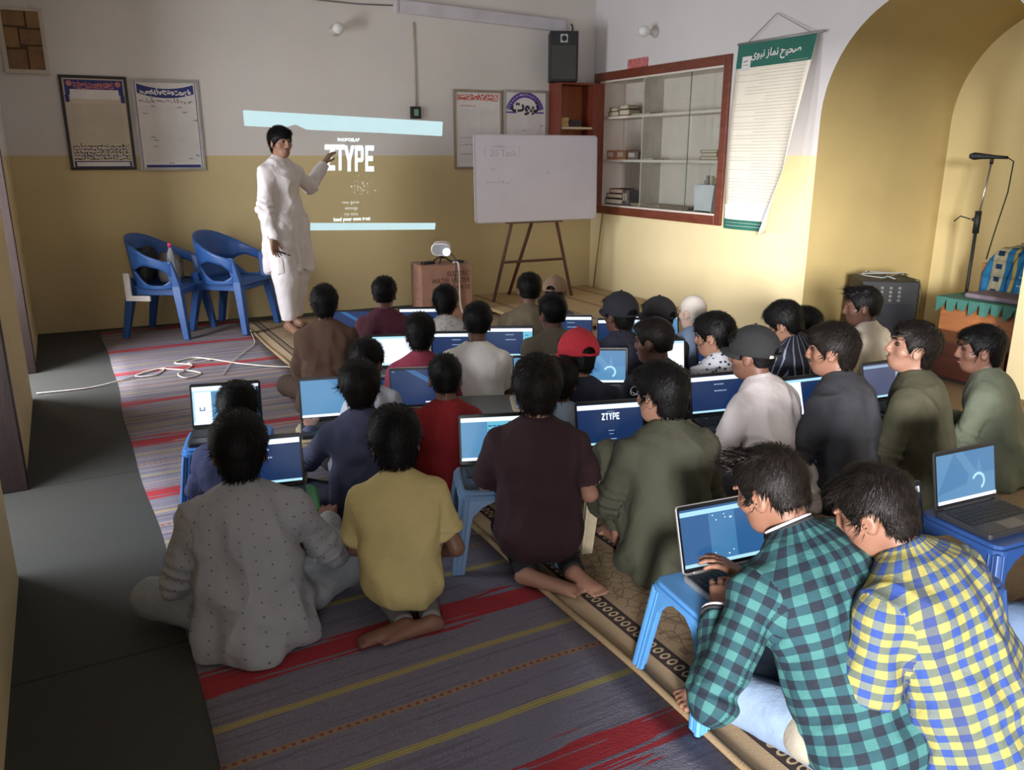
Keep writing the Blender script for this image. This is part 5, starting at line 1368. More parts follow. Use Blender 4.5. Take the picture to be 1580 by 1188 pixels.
    for k, pid in ((-1, 1), (1, 2)):
        a_, b_, c_ = SHL[k], EL[k], WR[k]
        ax1 = nrm(b_ - a_); t1, q1 = segt(cr, a_, b_); t2, q2 = segt(cr, b_, c_); fore = np.repeat((fc - b_) @ (nrm(c_ - b_) - nrm(a_ - b_)) > 0, 4)
        for mask, o_, ax_, base in ((~fore, a_, ax1, 0), (fore, b_, nrm(c_ - b_), np.linalg.norm(b_ - a_))):
            e1_ = nrm(np.cross(ax_, V(.3, -.8, .5))); e2_ = np.cross(ax_, e1_)
            rel = cr - o_; uu = np.arctan2(rel @ e1_, rel @ e2_)
            relf = fc - o_; uf = np.repeat(np.arctan2(relf @ e1_, relf @ e2_), 4)
            uu = np.where(uu - uf > math.pi, uu - 2 * math.pi, np.where(uu - uf < -math.pi, uu + 2 * math.pi, uu))
            sel = mask & (fpr == pid)
            uv[sel, 0] = (uu * .05 * s)[sel]; uv[sel, 1] = (base + rel @ ax_)[sel]
    to_obj({'kameez': 'kameez', 'shirt': 'shirt', 'tee': 't_shirt'}[garment], P2, Q, cloth_mat(top, topkind), root, uv=uv)
    if neckline:                                            # contrasting collar rib
        mb = MB(); cc = c7 + nkd * ch_ + f2 * .004
        e1_ = nrm(np.cross(nkd, V(1, 0, 0))); e2_ = np.cross(nkd, e1_)
        for off_, col_, rr in neckline:
            pts_ = [cc + nkd * off_ + (e1_ * math.cos(a) + e2_ * math.sin(a)) * (.060 * s ** .6) for a in np.linspace(0, 2 * math.pi, 25)]
            mb2 = MB(); mb2.tube(pts_, rr, 6, cap=False); mb2.build('collar_stripe', cloth_mat(col_), root, smooth=True)
    if cuffcol:
        for k in (-1, 1):
            ax_ = nrm(WR[k] - EL[k]); e1_ = nrm(np.cross(ax_, V(.3, .2, .9))); e2_ = np.cross(ax_, e1_)
            for off_, col_, rr in cuffcol:
                cc = WR[k] - ax_ * off_; pts_ = [cc + (e1_ * math.cos(a) + e2_ * math.sin(a)) * (.033 * s + .012) for a in np.linspace(0, 2 * math.pi, 21)]
                mb2 = MB(); mb2.tube(pts_, rr, 6, cap=False); mb2.build('cuff_stripe', cloth_mat(col_), root, smooth=True)
    # ---------------- hair
    hh = min(h, .0065)
    if hair != 'none':
        F = Field(hc - .17, hc + .17, hh)
        t_top = {'normal': .014, 'crop': .006, 'fade': .015, 'long': .021, 'tuft': .015, 'bowl': .018, 'stubble': .003}[hair]
        t_side = {'normal': .008, 'crop': .004, 'fade': .0035, 'long': .014, 'tuft': .005, 'bowl': .013, 'stubble': .0025}[hair]
        F.ell(H(0, -.012, .028), V(.073, .092, .084) * hs + t_side, HR, 0)
        F.ell(H(0, -.008, .038), V(.070, .090, .078) * hs + t_top, HR, .012)
        F.ell(H(0, -.045, -.030), V(.056, .052, .06) * hs + t_side * .6, HR, .02)
        if hair in ('normal', 'bowl', 'long', 'fade'): F.ell(H(-.012, .060, .082), V(.052, .036, .026) * hs, HR, .02)
        if hair == 'tuft':
            for j in range(46):
                x_, y_ = rnd.uniform(-.055, .055), rnd.uniform(-.05, .085)
                b_ = H(x_, y_, .075 + .03 * math.sqrt(max(0, 1 - (x_ / .08) ** 2 - (y_ / .11) ** 2)))
                F.cone(b_, b_ + HR @ V(x_ * .35 - .01 + rnd.uniform(-.012, .012), .012 + rnd.uniform(-.01, .02), rnd.uniform(.012, .030)), .007, .0025, .006)
        # trim along the hair line
        ax = [(F.lo[i] + F.h * np.arange(F.n[i])) for i in range(3)]
        g0, g1, g2 = ax[0][:, None, None] - hc[0], ax[1][None, :, None] - hc[1], ax[2][None, None, :] - hc[2]
        lx, ly, lz = [(g0 * HR[0, i] + g1 * HR[1, i] + g2 * HR[2, i]) / hs for i in range(3)]
        nape = {'fade': -.045, 'crop': -.055, 'tuft': -.045}.get(hair, -.075)
        def ss(a, b, x): t = np.clip((x - a) / (b - a), 0, 1); return t * t * (3 - 2 * t)
        front = .058 if hair not in ('bowl', 'long') else .030
        zh = nape + (.0 - nape) * ss(-.055, -.012, ly) + (front - .0) * ss(.035, .072, ly)
        zh = zh - .022 * np.exp(-((ly - .022) / .012) ** 2) * (np.abs(lx) > .05)
        ear = np.sqrt((np.abs(lx) - .078) ** 2 + (ly + .008) ** 2 + ((lz + .014) * .75) ** 2)
        d = np.maximum(F.F, ((zh - lz) * .7 * hs).astype(np.float32)); d = np.maximum(d, ((.030 - ear) * .8 * hs).astype(np.float32))
        F.F = d.astype(np.float32)
        P, Q = F.mesh(); N_ = normals(P, Q)
        crown = H(.012, -.055, .10); fl_ = P - crown; fl_ = fl_ - N_ * np.sum(fl_ * N_, 1)[:, None]; fl_ /= np.maximum(1e-6, np.linalg.norm(fl_, axis=1))[:, None]
        sdv = np.cross(N_, fl_)
        st = vnoise((sdv * np.sum(P * sdv, 1)[:, None]) * 0 + P * V(60, 60, 60), seed) * .5 + vnoise(P * 120, seed + 1) * .5
        P = P + N_ * (st * min(.0035, t_side * .35))[:, None]
        # loose strands over the surface
        ns = {'crop': 700, 'stubble': 0}.get(hair, 2200 if h < .0085 else 1100)
        ex = None
        if ns:
            lq = (P - hc) @ HR / hs; okv = np.nonzero(~((lq[:, 1] > .028) & (lq[:, 2] < .055)))[0]; ii = okv[np.array([rnd.randrange(len(okv)) for _ in range(ns)])]; b0, n0, f0, s0 = P[ii], N_[ii], fl_[ii], sdv[ii]
            rr = np.array([[rnd.random() for _ in range(4)] for _ in range(ns)])
            ln = (.014 + .03 * rr[:, 0]) * (1.0 if hair not in ('crop', 'fade') else .5); topf = np.clip(((P[ii] - hc) @ HR[:, 2]) / (.1 * hs), 0, 1)
            if hair == 'fade': ln = ln * (.5 + 1.4 * topf)
            lift = (.0005 + .0035 * rr[:, 1] * (.35 + topf))[:, None]; jit = ((rr[:, 2] - .5) * .5)[:, None]
            dr = f0 + s0 * jit; wv = s0 * (.0009 + .0010 * rr[:, 3])[:, None]
            p0 = b0 - n0 * .002; p1 = b0 + dr * (ln * .5)[:, None] + n0 * (lift + .002); p2 = b0 + dr * ln[:, None] + n0 * (lift * 1.2 - .004 * (1 - topf)[:, None])
            vs = np.stack([p0 - wv, p0 + wv, p1 + wv * .8, p1 - wv * .8, p2 + wv * .2, p2 - wv * .2], 1).reshape(-1, 3)
            kk = np.arange(ns) * 6
            ex = (vs, np.concatenate([np.stack([kk, kk + 1, kk + 2, kk + 3], 1), np.stack([kk + 3, kk + 2, kk + 4, kk + 5], 1)]))
        to_obj('hair', P, Q, hair_mat(hcol), root, extra=ex)
        if eyes:
            mb = MB()
            for k in (-1, 1): mb.tube([H(k * .016, .1015, .030), H(k * .033, .099, .036), H(k * .050, .086, .031)], [.003, .0042, .002], 8)
            mb.build('eyebrows', hair_mat(hcol), root, smooth=True)
    if eyes:
        for k in (-1, 1):
            c_ = H(k * .032, .0775, .012); mb = MB(); n = 12; fwd = HR @ V(k * .1 - .12, 1, 0); fwd = nrm(fwd); e1_ = nrm(np.cross(fwd, V(0, 0, 1))); e2_ = np.cross(e1_, fwd)
            vs, fs, mi = [], [], []
            for j in range(9):
                a = math.pi * .62 * j / 8
                for i in range(n): b_ = 2 * math.pi * i / n; vs.append(c_ + (fwd * math.cos(a) + (e1_ * math.cos(b_) + e2_ * math.sin(b_)) * math.sin(a)) * .0112 * hs)
            for j in range(8):
                for i in range(n): fs.append((j * n + i, j * n + (i + 1) % n, (j + 1) * n + (i + 1) % n, (j + 1) * n + i)); mi.append(1 if j < (3 if eyes is True else 9) else 0)
            mb.add(vs, fs); mb.mi = mi
            mb.build('eye', [mat('eye_white', srgb(112, 100, 94), .5), mat('eye_iris', (.02, .012, .008), .15)], root, smooth=True)
        mb = MB(); mb.tube([H(-.021, .0895, -.0605), H(-.01, .0945, -.0600), H(0, .0955, -.061), H(.01, .0945, -.0600), H(.021, .0895, -.0605)], [.0012, .0045, .0052, .0045, .0012], 8); mb.build('lips', mat('lip_tone', srgb(132, 78, 70), .45), root, smooth=True)
    # ---------------- cap
    if cap:
        cc_, back = cap
        F = Field(hc - .19, hc + .19, .0055); t_ = .024
        CR = HR @ rotm(0, R(-6), 0)
        F.ell(H(0, -.012, .034), V(.073, .094, .084) * hs + t_, CR, 0)
        F.plane(H(0, 0, .012), -CR[:, 2])
        F.ell(H(0, -.012, .030), V(.073, .094, .080) * hs + t_ - .011, CR, .003, 's')
        F.ell(H(0, -.118, .016), V(.036, .035, .032) * hs, CR, .004, 's')
        P, Q = F.mesh(); co = to_obj('cap', P, Q, cloth_mat(cc_), root)
        mb = MB(); vs, fs = [], []; n = 14
        def cp(x, y, z): return hc + CR @ V(x, y, z) * hs
        for i in range(n + 1):
            a = math.pi * i / n; cx_, sx_ = math.cos(a), math.sin(a)
            for j in range(5):
                t = j / 4; yb = .078 - .052 * (1 - sx_); ext = .075 * sx_ ** .7 * t
                vs.append(cp(.080 * cx_ * (1 + .02 * t), yb + ext, .020 - .014 * cx_ ** 2 * (.5 + t) - .012 * t))
        fs = [(i * 5 + j, i * 5 + j + 1, (i + 1) * 5 + j + 1, (i + 1) * 5 + j) for i in range(n) for j in range(4)]
        mb.add(vs, fs); br = mb.build('brim', cloth_mat(cc_), co, smooth=True); sm = br.modifiers.new('t', 'SOLIDIFY'); sm.thickness = .005; sm.offset = 0
        mb = MB(); mb.lathe([(.008, 0), (.007, .005), (.002, .008)], 10, M=Matrix.Translation(Vector(H(0, -.012, .034 + .084) + CR[:, 2] * t_ * .98))); mb.build('button', cloth_mat(cc_), co, smooth=True)
        mb = MB(); mb.tube([H(-.04, -.118, .012), H(0, -.130, .008), H(.04, -.118, .012)], .006, 6); mb.build('strap', cloth_mat(cc_), co, smooth=True)
        if back: 
            mb = MB(); mb.box((-.012, -.004, -.006), (.012, .004, .006), M=Matrix.Translation(Vector(H(-.045, -.112, .010)))); mb.build('buckle', mat('cap_buckle', srgb(196, 190, 176), .4), co)
    if glasses:
        gl_ = empty('glasses_root') if False else None
        mb = MB()
        for k in (-1, 1):
            ring = [H(k * .034 + .022 * math.cos(a), .108 - .002 * abs(math.cos(a)), .010 + .017 * math.sin(a)) for a in np.linspace(0, 2 * math.pi, 17)]
            mb.tube(ring, .0014, 6, cap=False); mb.tube([H(k * .056, .106, .014), H(k * .080, .06, .012), H(k * .084, .0, .008), H(k * .082, -.02, -.006)], .0018, 6)
        mb.tube([H(-.012, .110, .012), H(.012, .110, .012)], .0014, 6)
        mb.build('glasses', mat('glasses_metal', (.55, .56, .58), .25, metal=.7), root, smooth=True)
    info = dict(root=root, SHL=SHL, EL=EL, WR=WR, FR=FR, loc=np.array([loc[0], loc[1], 0]), hc=hc, c7=c7, pel=pel)
    return info
# ------------------------------------------------------------------ who sits where (pixel = top of the head)
KH = {-1: (-.12, .24, .20), 1: (.12, .24, .20)}                 # hands resting in the lap
def hnd(a, b): return {-1: a, 1: b}
PEOPLE = [
 # far rows
 dict(label='boy in plain brown kameez sitting with his back turned near the wall', px=(499, 440), s=0.850, az=17, lean=(2, 6), head=(0, 4, 0), top=(86, 62, 46), legs=(74, 54, 42), hair='normal', tone=1, collar=False),
 dict(label='boy in maroon polo shirt with a white collar line', px=(592, 428), s=0.832, az=24, lean=(4, 9), head=(2, 5, 0), top=(84, 30, 50), garment='shirt', hair='fade', tone=1, sleeve='short', neckline=[(0, (220, 210, 210), .003)]),
 dict(label='small boy in pale grey mottled shirt in front of the carton', px=(687, 441), s=0.756, az=26, lean=(4, 10), head=(2, 10, 0), top=(186, 178, 172), topkind='mottle', garment='shirt', hair='bowl', tone=4),
 dict(label='boy in khaki brown waistcoat kameez below the easel', px=(818, 422), s=0.869, az=34, lean=(8, 14), head=(-14, 6, 4), top=(112, 98, 78), hair='fade', tone=1),
 dict(label='boy in tan cap beside the boy in khaki', px=(858, 428), s=.73, az=40, lean=(10, 18), head=(10, 14, 0), top=(84, 86, 98), garment='shirt', cap=((134, 108, 88), False), hair='crop', tone=2),
 dict(label='black-haired boy in grey olive kameez sitting behind the khaki boy', px=(853, 455), s=0.813, az=22, lean=(4, 10), head=(-16, 6, 0), top=(110, 102, 90), hair='fade', tone=1),
 dict(label='boy in dark pink shirt sitting left of the white tee boy', px=(647, 484), s=0.794, az=22, lean=(4, 10), head=(0, 8, 0), top=(134, 44, 66), garment='shirt', hair='normal', tone=1),
 dict(label='boy in loose white t-shirt with his back turned', px=(738, 468), s=0.822, az=27, lean=(3, 8), head=(0, 6, 4), top=(238, 234, 230), garment='tee', sleeve='short', collar=False, hair='fade', tone=1, legs=(40, 40, 48)),
 dict(label='boy in silver white jacket bending towards a bright white screen', px=(567, 523), s=0.775, az=26, lean=(10, 28), head=(18, 18, 0), top=(186, 190, 200), garment='shirt', hair='normal', tone=0),
 dict(label='boy in navy cap and navy shirt', px=(958, 454), s=0.850, az=18, lean=(4, 8), head=(-22, 2, 0), top=(30, 30, 48), garment='shirt', cap=((22, 21, 32), False), hair='normal', tone=2),
 dict(label='boy in black cap sitting next to the boy with pale hair', px=(1017, 461), s=.76, az=14, lean=(4, 10), head=(-26, 4, 0), top=(26, 26, 32), garment='shirt', cap=((24, 22, 26), False), hair='normal', tone=2),
 dict(label='boy with very pale cropped hair in a light blue shirt', px=(1070, 455), s=0.756, az=12, lean=(4, 10), head=(-18, 6, 0), top=(122, 140, 170), garment='shirt', hair='stubble', hcol=2, tone=3),
 dict(label='boy in red baseball cap and navy t-shirt', px=(892, 511), s=0.813, az=24, lean=(4, 12), head=(-20, 12, 4), top=(24, 26, 46), garment='tee', sleeve='short', collar=False, cap=((176, 34, 48), False), hair='normal', tone=0),
 dict(label='boy with brown faded hair in dark navy shirt looking left', px=(1010, 492), s=0.832, az=4, lean=(4, 10), head=(-28, 6, 0), top=(26, 28, 40), garment='shirt', hair='fade', hcol=1, tone=2, eyes='soft'),
 dict(label='black-haired boy in white shirt with dark spots looking left', px=(1103, 484), s=0.832, az=2, lean=(6, 14), head=(-30, 8, 0), top=(206, 208, 218), topkind='spots', garment='shirt', hair='long', tone=4, eyes='soft'),
 dict(label='curly-haired boy in dark striped shirt bending his head', px=(1203, 467), s=0.850, az=-4, lean=(8, 20), head=(-10, 22, -14), top=(26, 28, 42), topkind='stripes', garment='shirt', hair='long', tone=4),
 dict(label='boy in dark blue shirt leaning close to the curly-haired boy', px=(1240, 474), s=.76, az=-10, lean=(6, 16), head=(-20, 12, -8), top=(62, 74, 104), garment='shirt', hair='normal', tone=2),
 dict(label='boy in white kameez with swept-up fringe in front of the niche', px=(1334, 443), s=0.879, az=-16, lean=(4, 12), head=(-26, 6, 0), top=(206, 196, 182), garment='kameez', hair='tuft', tone=2),
 # middle rows
 dict(label='small boy in slate blue denim shirt holding his laptop', px=(553, 558), s=0.756, az=12, lean=(5, 12), head=(4, 6, 0), top=(66, 70, 98), garment='shirt', hair='bowl', hcol=1, tone=4, hands=hnd((-.26, .42, .40), (.10, .34, .32)), h=.008, legs=(40, 42, 58)),
 dict(label='boy in red t-shirt with short dark hair', px=(686, 546), s=0.747, az=18, lean=(3, 8), head=(2, 5, 0), top=(146, 26, 34), garment='tee', sleeve='short', collar=False, hair='crop', tone=1, h=.008),
 dict(label='boy in pale blue top half hidden behind the kneeling boy', px=(866, 553), s=0.699, az=30, lean=(6, 14), head=(10, 8, 0), top=(130, 144, 160), garment='tee', sleeve='short', collar=False, hair='normal', tone=1),
 dict(label='boy in black cap and white kameez sitting with a hunched back', px=(1165, 507), s=0.898, az=-8, lean=(12, 24), head=(-14, 4, 0), top=(214, 204, 204), cap=((26, 26, 28), True), hair='fade', tone=1, h=.008, hands=hnd((-.13, .36, .32), (.12, .34, .30))),
 dict(label='boy in charcoal kameez with thick dark hair looking left', px=(1290, 500), s=0.926, az=-12, lean=(6, 16), head=(-22, 4, 0), top=(46, 46, 52), hair='bowl', hcol=1, tone=0, h=.008, eyes='soft'),
 dict(label='boy in olive kameez looking up towards the screen', px=(1425, 500), s=0.917, az=-24, lean=(6, 16), head=(-24, -10, 0), top=(66, 64, 46), hair='normal', hcol=1, tone=4, h=.008, eyes='soft'),
 dict(label='boy in sage green kameez next to the niche', px=(1520, 503), s=0.841, az=-24, lean=(6, 16), head=(-18, 4, 0), top=(106, 113, 95), hair='normal', hcol=0, tone=1, h=.008, eyes='soft'),
 # near rows
 dict(label='boy in navy t-shirt sitting cross-legged beside the striped rug edge', px=(366, 590), s=.75, az=14, lean=(14, 30), head=(6, 16, 0), top=(34, 40, 84), garment='tee', sleeve='short', collar=False, hair='normal', tone=0, h=.008, legs=(28, 30, 62), hands=hnd((-.12, .36, .31), (.10, .36, .31))),
 dict(label='boy in grey dotted shirt sitting cross-legged on the striped rug', px=(364, 637), s=.80, hs=.98, az=10, lean=(4, 12), head=(2, 8, 0), top=(150, 150, 154), topkind='dots', garment='kameez', hair='normal', tone=1, h=.0065, legs=(140, 144, 148), hands=hnd((-.22, .28, .20), (.33, .32, .30)), sw=1.12, girth=1.14, kneew=.38),
 dict(label='boy in pale yellow t-shirt kneeling on the striped rug', px=(607, 628), s=.695, hs=.92, az=16, lean=(6, 16), head=(0, 10, 0), pose='kneel', feet='left', top=(182, 164, 110), garment='tee', sleeve='short', collar=False, hair='normal', tone=1, h=.0065, legs=(110, 108, 108), hands=hnd((-.10, .26, .50), (.16, .20, .22)), sw=1.0),
 dict(label='boy in dark maroon t-shirt kneeling with bare feet behind him', px=(829, 553), s=.82, az=24, lean=(2, 4), head=(-2, 2, 0), pose='kneel', feet='side', top=(44, 15, 24), garment='tee', sleeve='short', collar=False, hair='bowl', hcol=1, tone=4, h=.0065, legs=(22, 20, 26), hands=hnd((-.14, .34, .40), (.16, .30, .36))),
 dict(label='boy with glasses in olive green kameez sitting on the beige carpet', px=(1022, 562), s=.865, az=14, lean=(4, 10), head=(-26, 6, 0), pose='squat', top=(62, 62, 48), hair='bowl', tone=4, h=.0065, glasses=True, legs=(66, 66, 50), hands=hnd((-.16, .36, .24), (.14, .30, .28))),
 dict(label='boy in green checked shirt with piped cuffs typing on a laptop', px=(1178, 690), s=.99, az=-2, lean=(20, 38), side=-2, head=(-12, 24, 0), top=(60, 120, 118), topkind='green_check', garment='shirt', hair='tuft', hcol=1, tone=0, h=.0052, legs=(118, 136, 160), hs=.93, hand_px={-1: (1112, 942, .345), 1: (1150, 890, .345)}, kneew=.20, poles={-1: (-.62, .02, -.9), 1: (.5, -.3, -.8)}, curl=.55, sw=1.18, girth=1.12, neckline=[(0, (40, 40, 44), .006), (.009, (214, 206, 210), .004)], cuffcol=[(.008, (214, 206, 210), .004), (.02, (50, 50, 56), .006)]),
 dict(label='boy in blue and yellow checked shirt leaning over beside the green shirt', px=(1332, 720), s=.97, az=-8, lean=(16, 36), side=-4, head=(-14, 28, 0), top=(100, 110, 100), topkind='blue_yellow_check', garment='shirt', sleeve='short', hair='normal', hcol=1, tone=0, h=.0060, legs=(150, 142, 128), hs=.92, pose='cross', zdrop=.0, hands=hnd((-.10, .34, .22), (.14, .34, .24)), sw=1.15, girth=1.12),
 dict(label='person in faded jeans whose knee shows beside the laptop with the ring wallpaper', px=(0, 0), at=(2.62, .90), s=1.0, az=-2, lean=(4, 10), top=(70, 80, 96), garment='shirt', legs=(92, 112, 140), tone=1, h=.010),
]
INFO = [make_person(seed=17 * i + 3, **d) for i, d in enumerate(PEOPLE)]

TEACH = make_person(label='young teacher in white kameez standing and pointing at the projection', px=(0, 0), at=(1.60, 6.80), s=1.055, az=152, lean=(-3, 0), head=(8, 2, 0), pose='stand', top=(222, 214, 216), legs=(224, 218, 222), hair='bowl', tone=4, h=.0062, eyes=True, seed=400,
    hands=hnd((-.53, -.06, 1.375), (.225, .10, .80)), poles={-1: (-.2, -.3, -1), 1: (.5, -.9, 0)}, curl=.25, baggy=1.62, fold=1.6, sw=.86, girth=.86, group=None)
tp = TEACH['root']
wr, el = TEACH['WR'][1], TEACH['EL'][1]; axv = nrm(wr - el)
mb = MB(); mb.tube([wr - axv * .035 - axv * 0, wr - axv * .012], .034, 14); mb.build('wristband', mat('black_band', (.015, .014, .016), .5), tp, smooth=True)
hw = TEACH['FR'] @ (wr + axv * .085) + TEACH['loc']
pen = empty('marker_pen', (hw[0], hw[1], hw[2] - .004)); tag(pen, 'black marker pen held low in the teacher hand', 'pen')
mb = MB(); mb.tube([(-.03, .02, .025), (.075, -.03, -.02)], .007, 8); mb.build('barrel', m_blk, pen, smooth=True)
mb = MB(); mb.tube([(.075, -.03, -.02), (.105, -.044, -.033)], [.0075, .005], 8); mb.build('pen_cap', mat('pen_cap_grey', (.05, .05, .06), .4), pen, smooth=True)

# ================================================================== STOOLS, TABLE AND LAPTOPS
def stool_mesh():
    """four tapered corner legs with arched gaps, ribbed skirt and lipped seat"""
    w, d, hgt = .17, .13, 1.0
    parts = {}
    mb = MB(); mb.prism(rrect(-w, -d, w, d, .03), 2, .955, 1.0); mb.prism(rrect(-w - .008, -d - .008, w + .008, d + .008, .035), 2, .90, .958); parts['seat'] = mb
    legs = []
    for sx in (-1, 1):
        for sy in (-1, 1):
            mb = MB(); n = 8; t = .012
            for axis in (0, 1):
                full = (w if axis == 0 else d)
                outer, inner = [], []
                for k in range(n + 1):
                    f = k / n                                   # 0 top .. 1 foot
                    z = .93 * (1 - f) + .0
                    ww = .05 + (full - .055) * max(0, 1 - f / .30) ** 2.2 - .010 * f
                    spl = .035 * f
                    outer.append((full + spl, z)); inner.append((full + spl - ww, z))
                oth = (d if axis == 0 else w)
                vs, fs = [], []
                for k in range(n + 1):
                    f = k / n; sp_ = .035 * f
                    for (c, z) in (outer[k], inner[k]):
                        for tt in (0, t):
                            a, b = c, oth + sp_ - tt
                            vs.append((sx * a, sy * b, z) if axis == 0 else (sx * b, sy * a, z))
                for k in range(n):
                    o_ = 4 * k
                    fs += [(o_, o_ + 2, o_ + 6, o_ + 4), (o_ + 1, o_ + 5, o_ + 7, o_ + 3), (o_, o_ + 4, o_ + 5, o_ + 1), (o_ + 2, o_ + 3, o_ + 7, o_ + 6)]
                fs += [(0, 1, 3, 2), (4 * n, 4 * n + 2, 4 * n + 3, 4 * n + 1)]
                mb.add(vs, fs)
            # ribs on the outside of the corner
            for q in (.012, .026):
                mb.tube([(sx * (w - q), sy * (d + .001), .90), (sx * (w + .035 - q), sy * (d + .036), .02)], .004, 5)
                mb.tube([(sx * (w + .001), sy * (d - q), .90), (sx * (w + .036), sy * (d + .035 - q), .02)], .004, 5)
            mb.tube([(sx * (w - .004), sy * (d - .004), .92), (sx * (w + .031), sy * (d + .031), .006)], .010, 6)
            legs.append(mb)
    parts['leg'] = legs
    return parts
_sp = stool_mesh()
def fin(mb, name):
    me = mb.mesh(name); bm = bmesh.new(); bm.from_mesh(me); bmesh.ops.recalc_face_normals(bm, faces=bm.faces); bm.to_mesh(me); bm.free(); return me
SEATME = fin(_sp['seat'], 'stool_seat'); LEGME = [fin(m_, 'stool_leg') for m_ in _sp['leg']]
SCOL = {'blue': (64, 116, 184), 'light': (84, 144, 204), 'deep': (34, 62, 112), 'beige': (188, 172, 142), 'green': (44, 122, 62), 'slate': (104, 132, 166)}
def stool(loc, az, hgt, col, label, sx=1.0, sy=1.0):
    o = empty('plastic_stool', (loc[0], loc[1], .0098), -R(az)); tag(o, label, 'stool', 'plastic stools used as laptop tables')
    m = mat('stool_plastic_' + col, srgb(*SCOL[col]), .4, var=.06, bump=.04, bs=250)
    for nm, me in [('seat', SEATME)] + [('leg', l) for l in LEGME]:
        c = me.copy(); c.materials.clear(); q = link(nm, c, m, o); q.scale = (sx, sy, hgt)
        b = q.modifiers.new('bevel', 'BEVEL'); b.width = .006; b.segments = 2; b.limit_method = 'ANGLE'
    return o
LW, LD, LH = .290, .200, .192
m_lk = mat('laptop_black', (.018, .018, .021), .45, bump=.03, bs=300); m_ls = mat('laptop_silver', (.36, .35, .35), .35, metal=.6); m_key = mat('laptop_keys', (.008, .008, .009), .6); m_pad = mat('laptop_touchpad', (.05, .047, .048), .35); m_bez = mat('laptop_bezel', (.006, .006, .007), .35)
mb = MB()
for r_ in range(5):
    nk = 14 if r_ < 4 else 9
    for c_ in range(nk):
        kw = (LW - .03) / nk; x0 = -LW / 2 + .015 + c_ * kw; yk = LD / 2 - .030 - r_ * .0195
        mb.box((x0 + .001, yk - .0175, .0175), (x0 + kw - .0015, yk, .0192))
KEYME = fin(mb, 'keyboard')
E_ = lambda n, c, st: emat('screen_' + n, srgb(*c), st)
NAVY, SKY, MID, WHT, PALE, DIM, CYAN, TXT = 0, 1, 2, 3, 4, 5, 6, 7
SCRM = [E_('navy', (22, 52, 100), .52), E_('sky', (100, 164, 214), .50), E_('mid', (54, 112, 172), .50), E_('white', (226, 238, 255), .85), E_('pale', (172, 222, 240), .75), E_('dim', (84, 92, 124), .6), E_('cyan', (110, 196, 222), .65), E_('text', (150, 176, 206), .7), E_('gloss', (80, 146, 202), .50)]
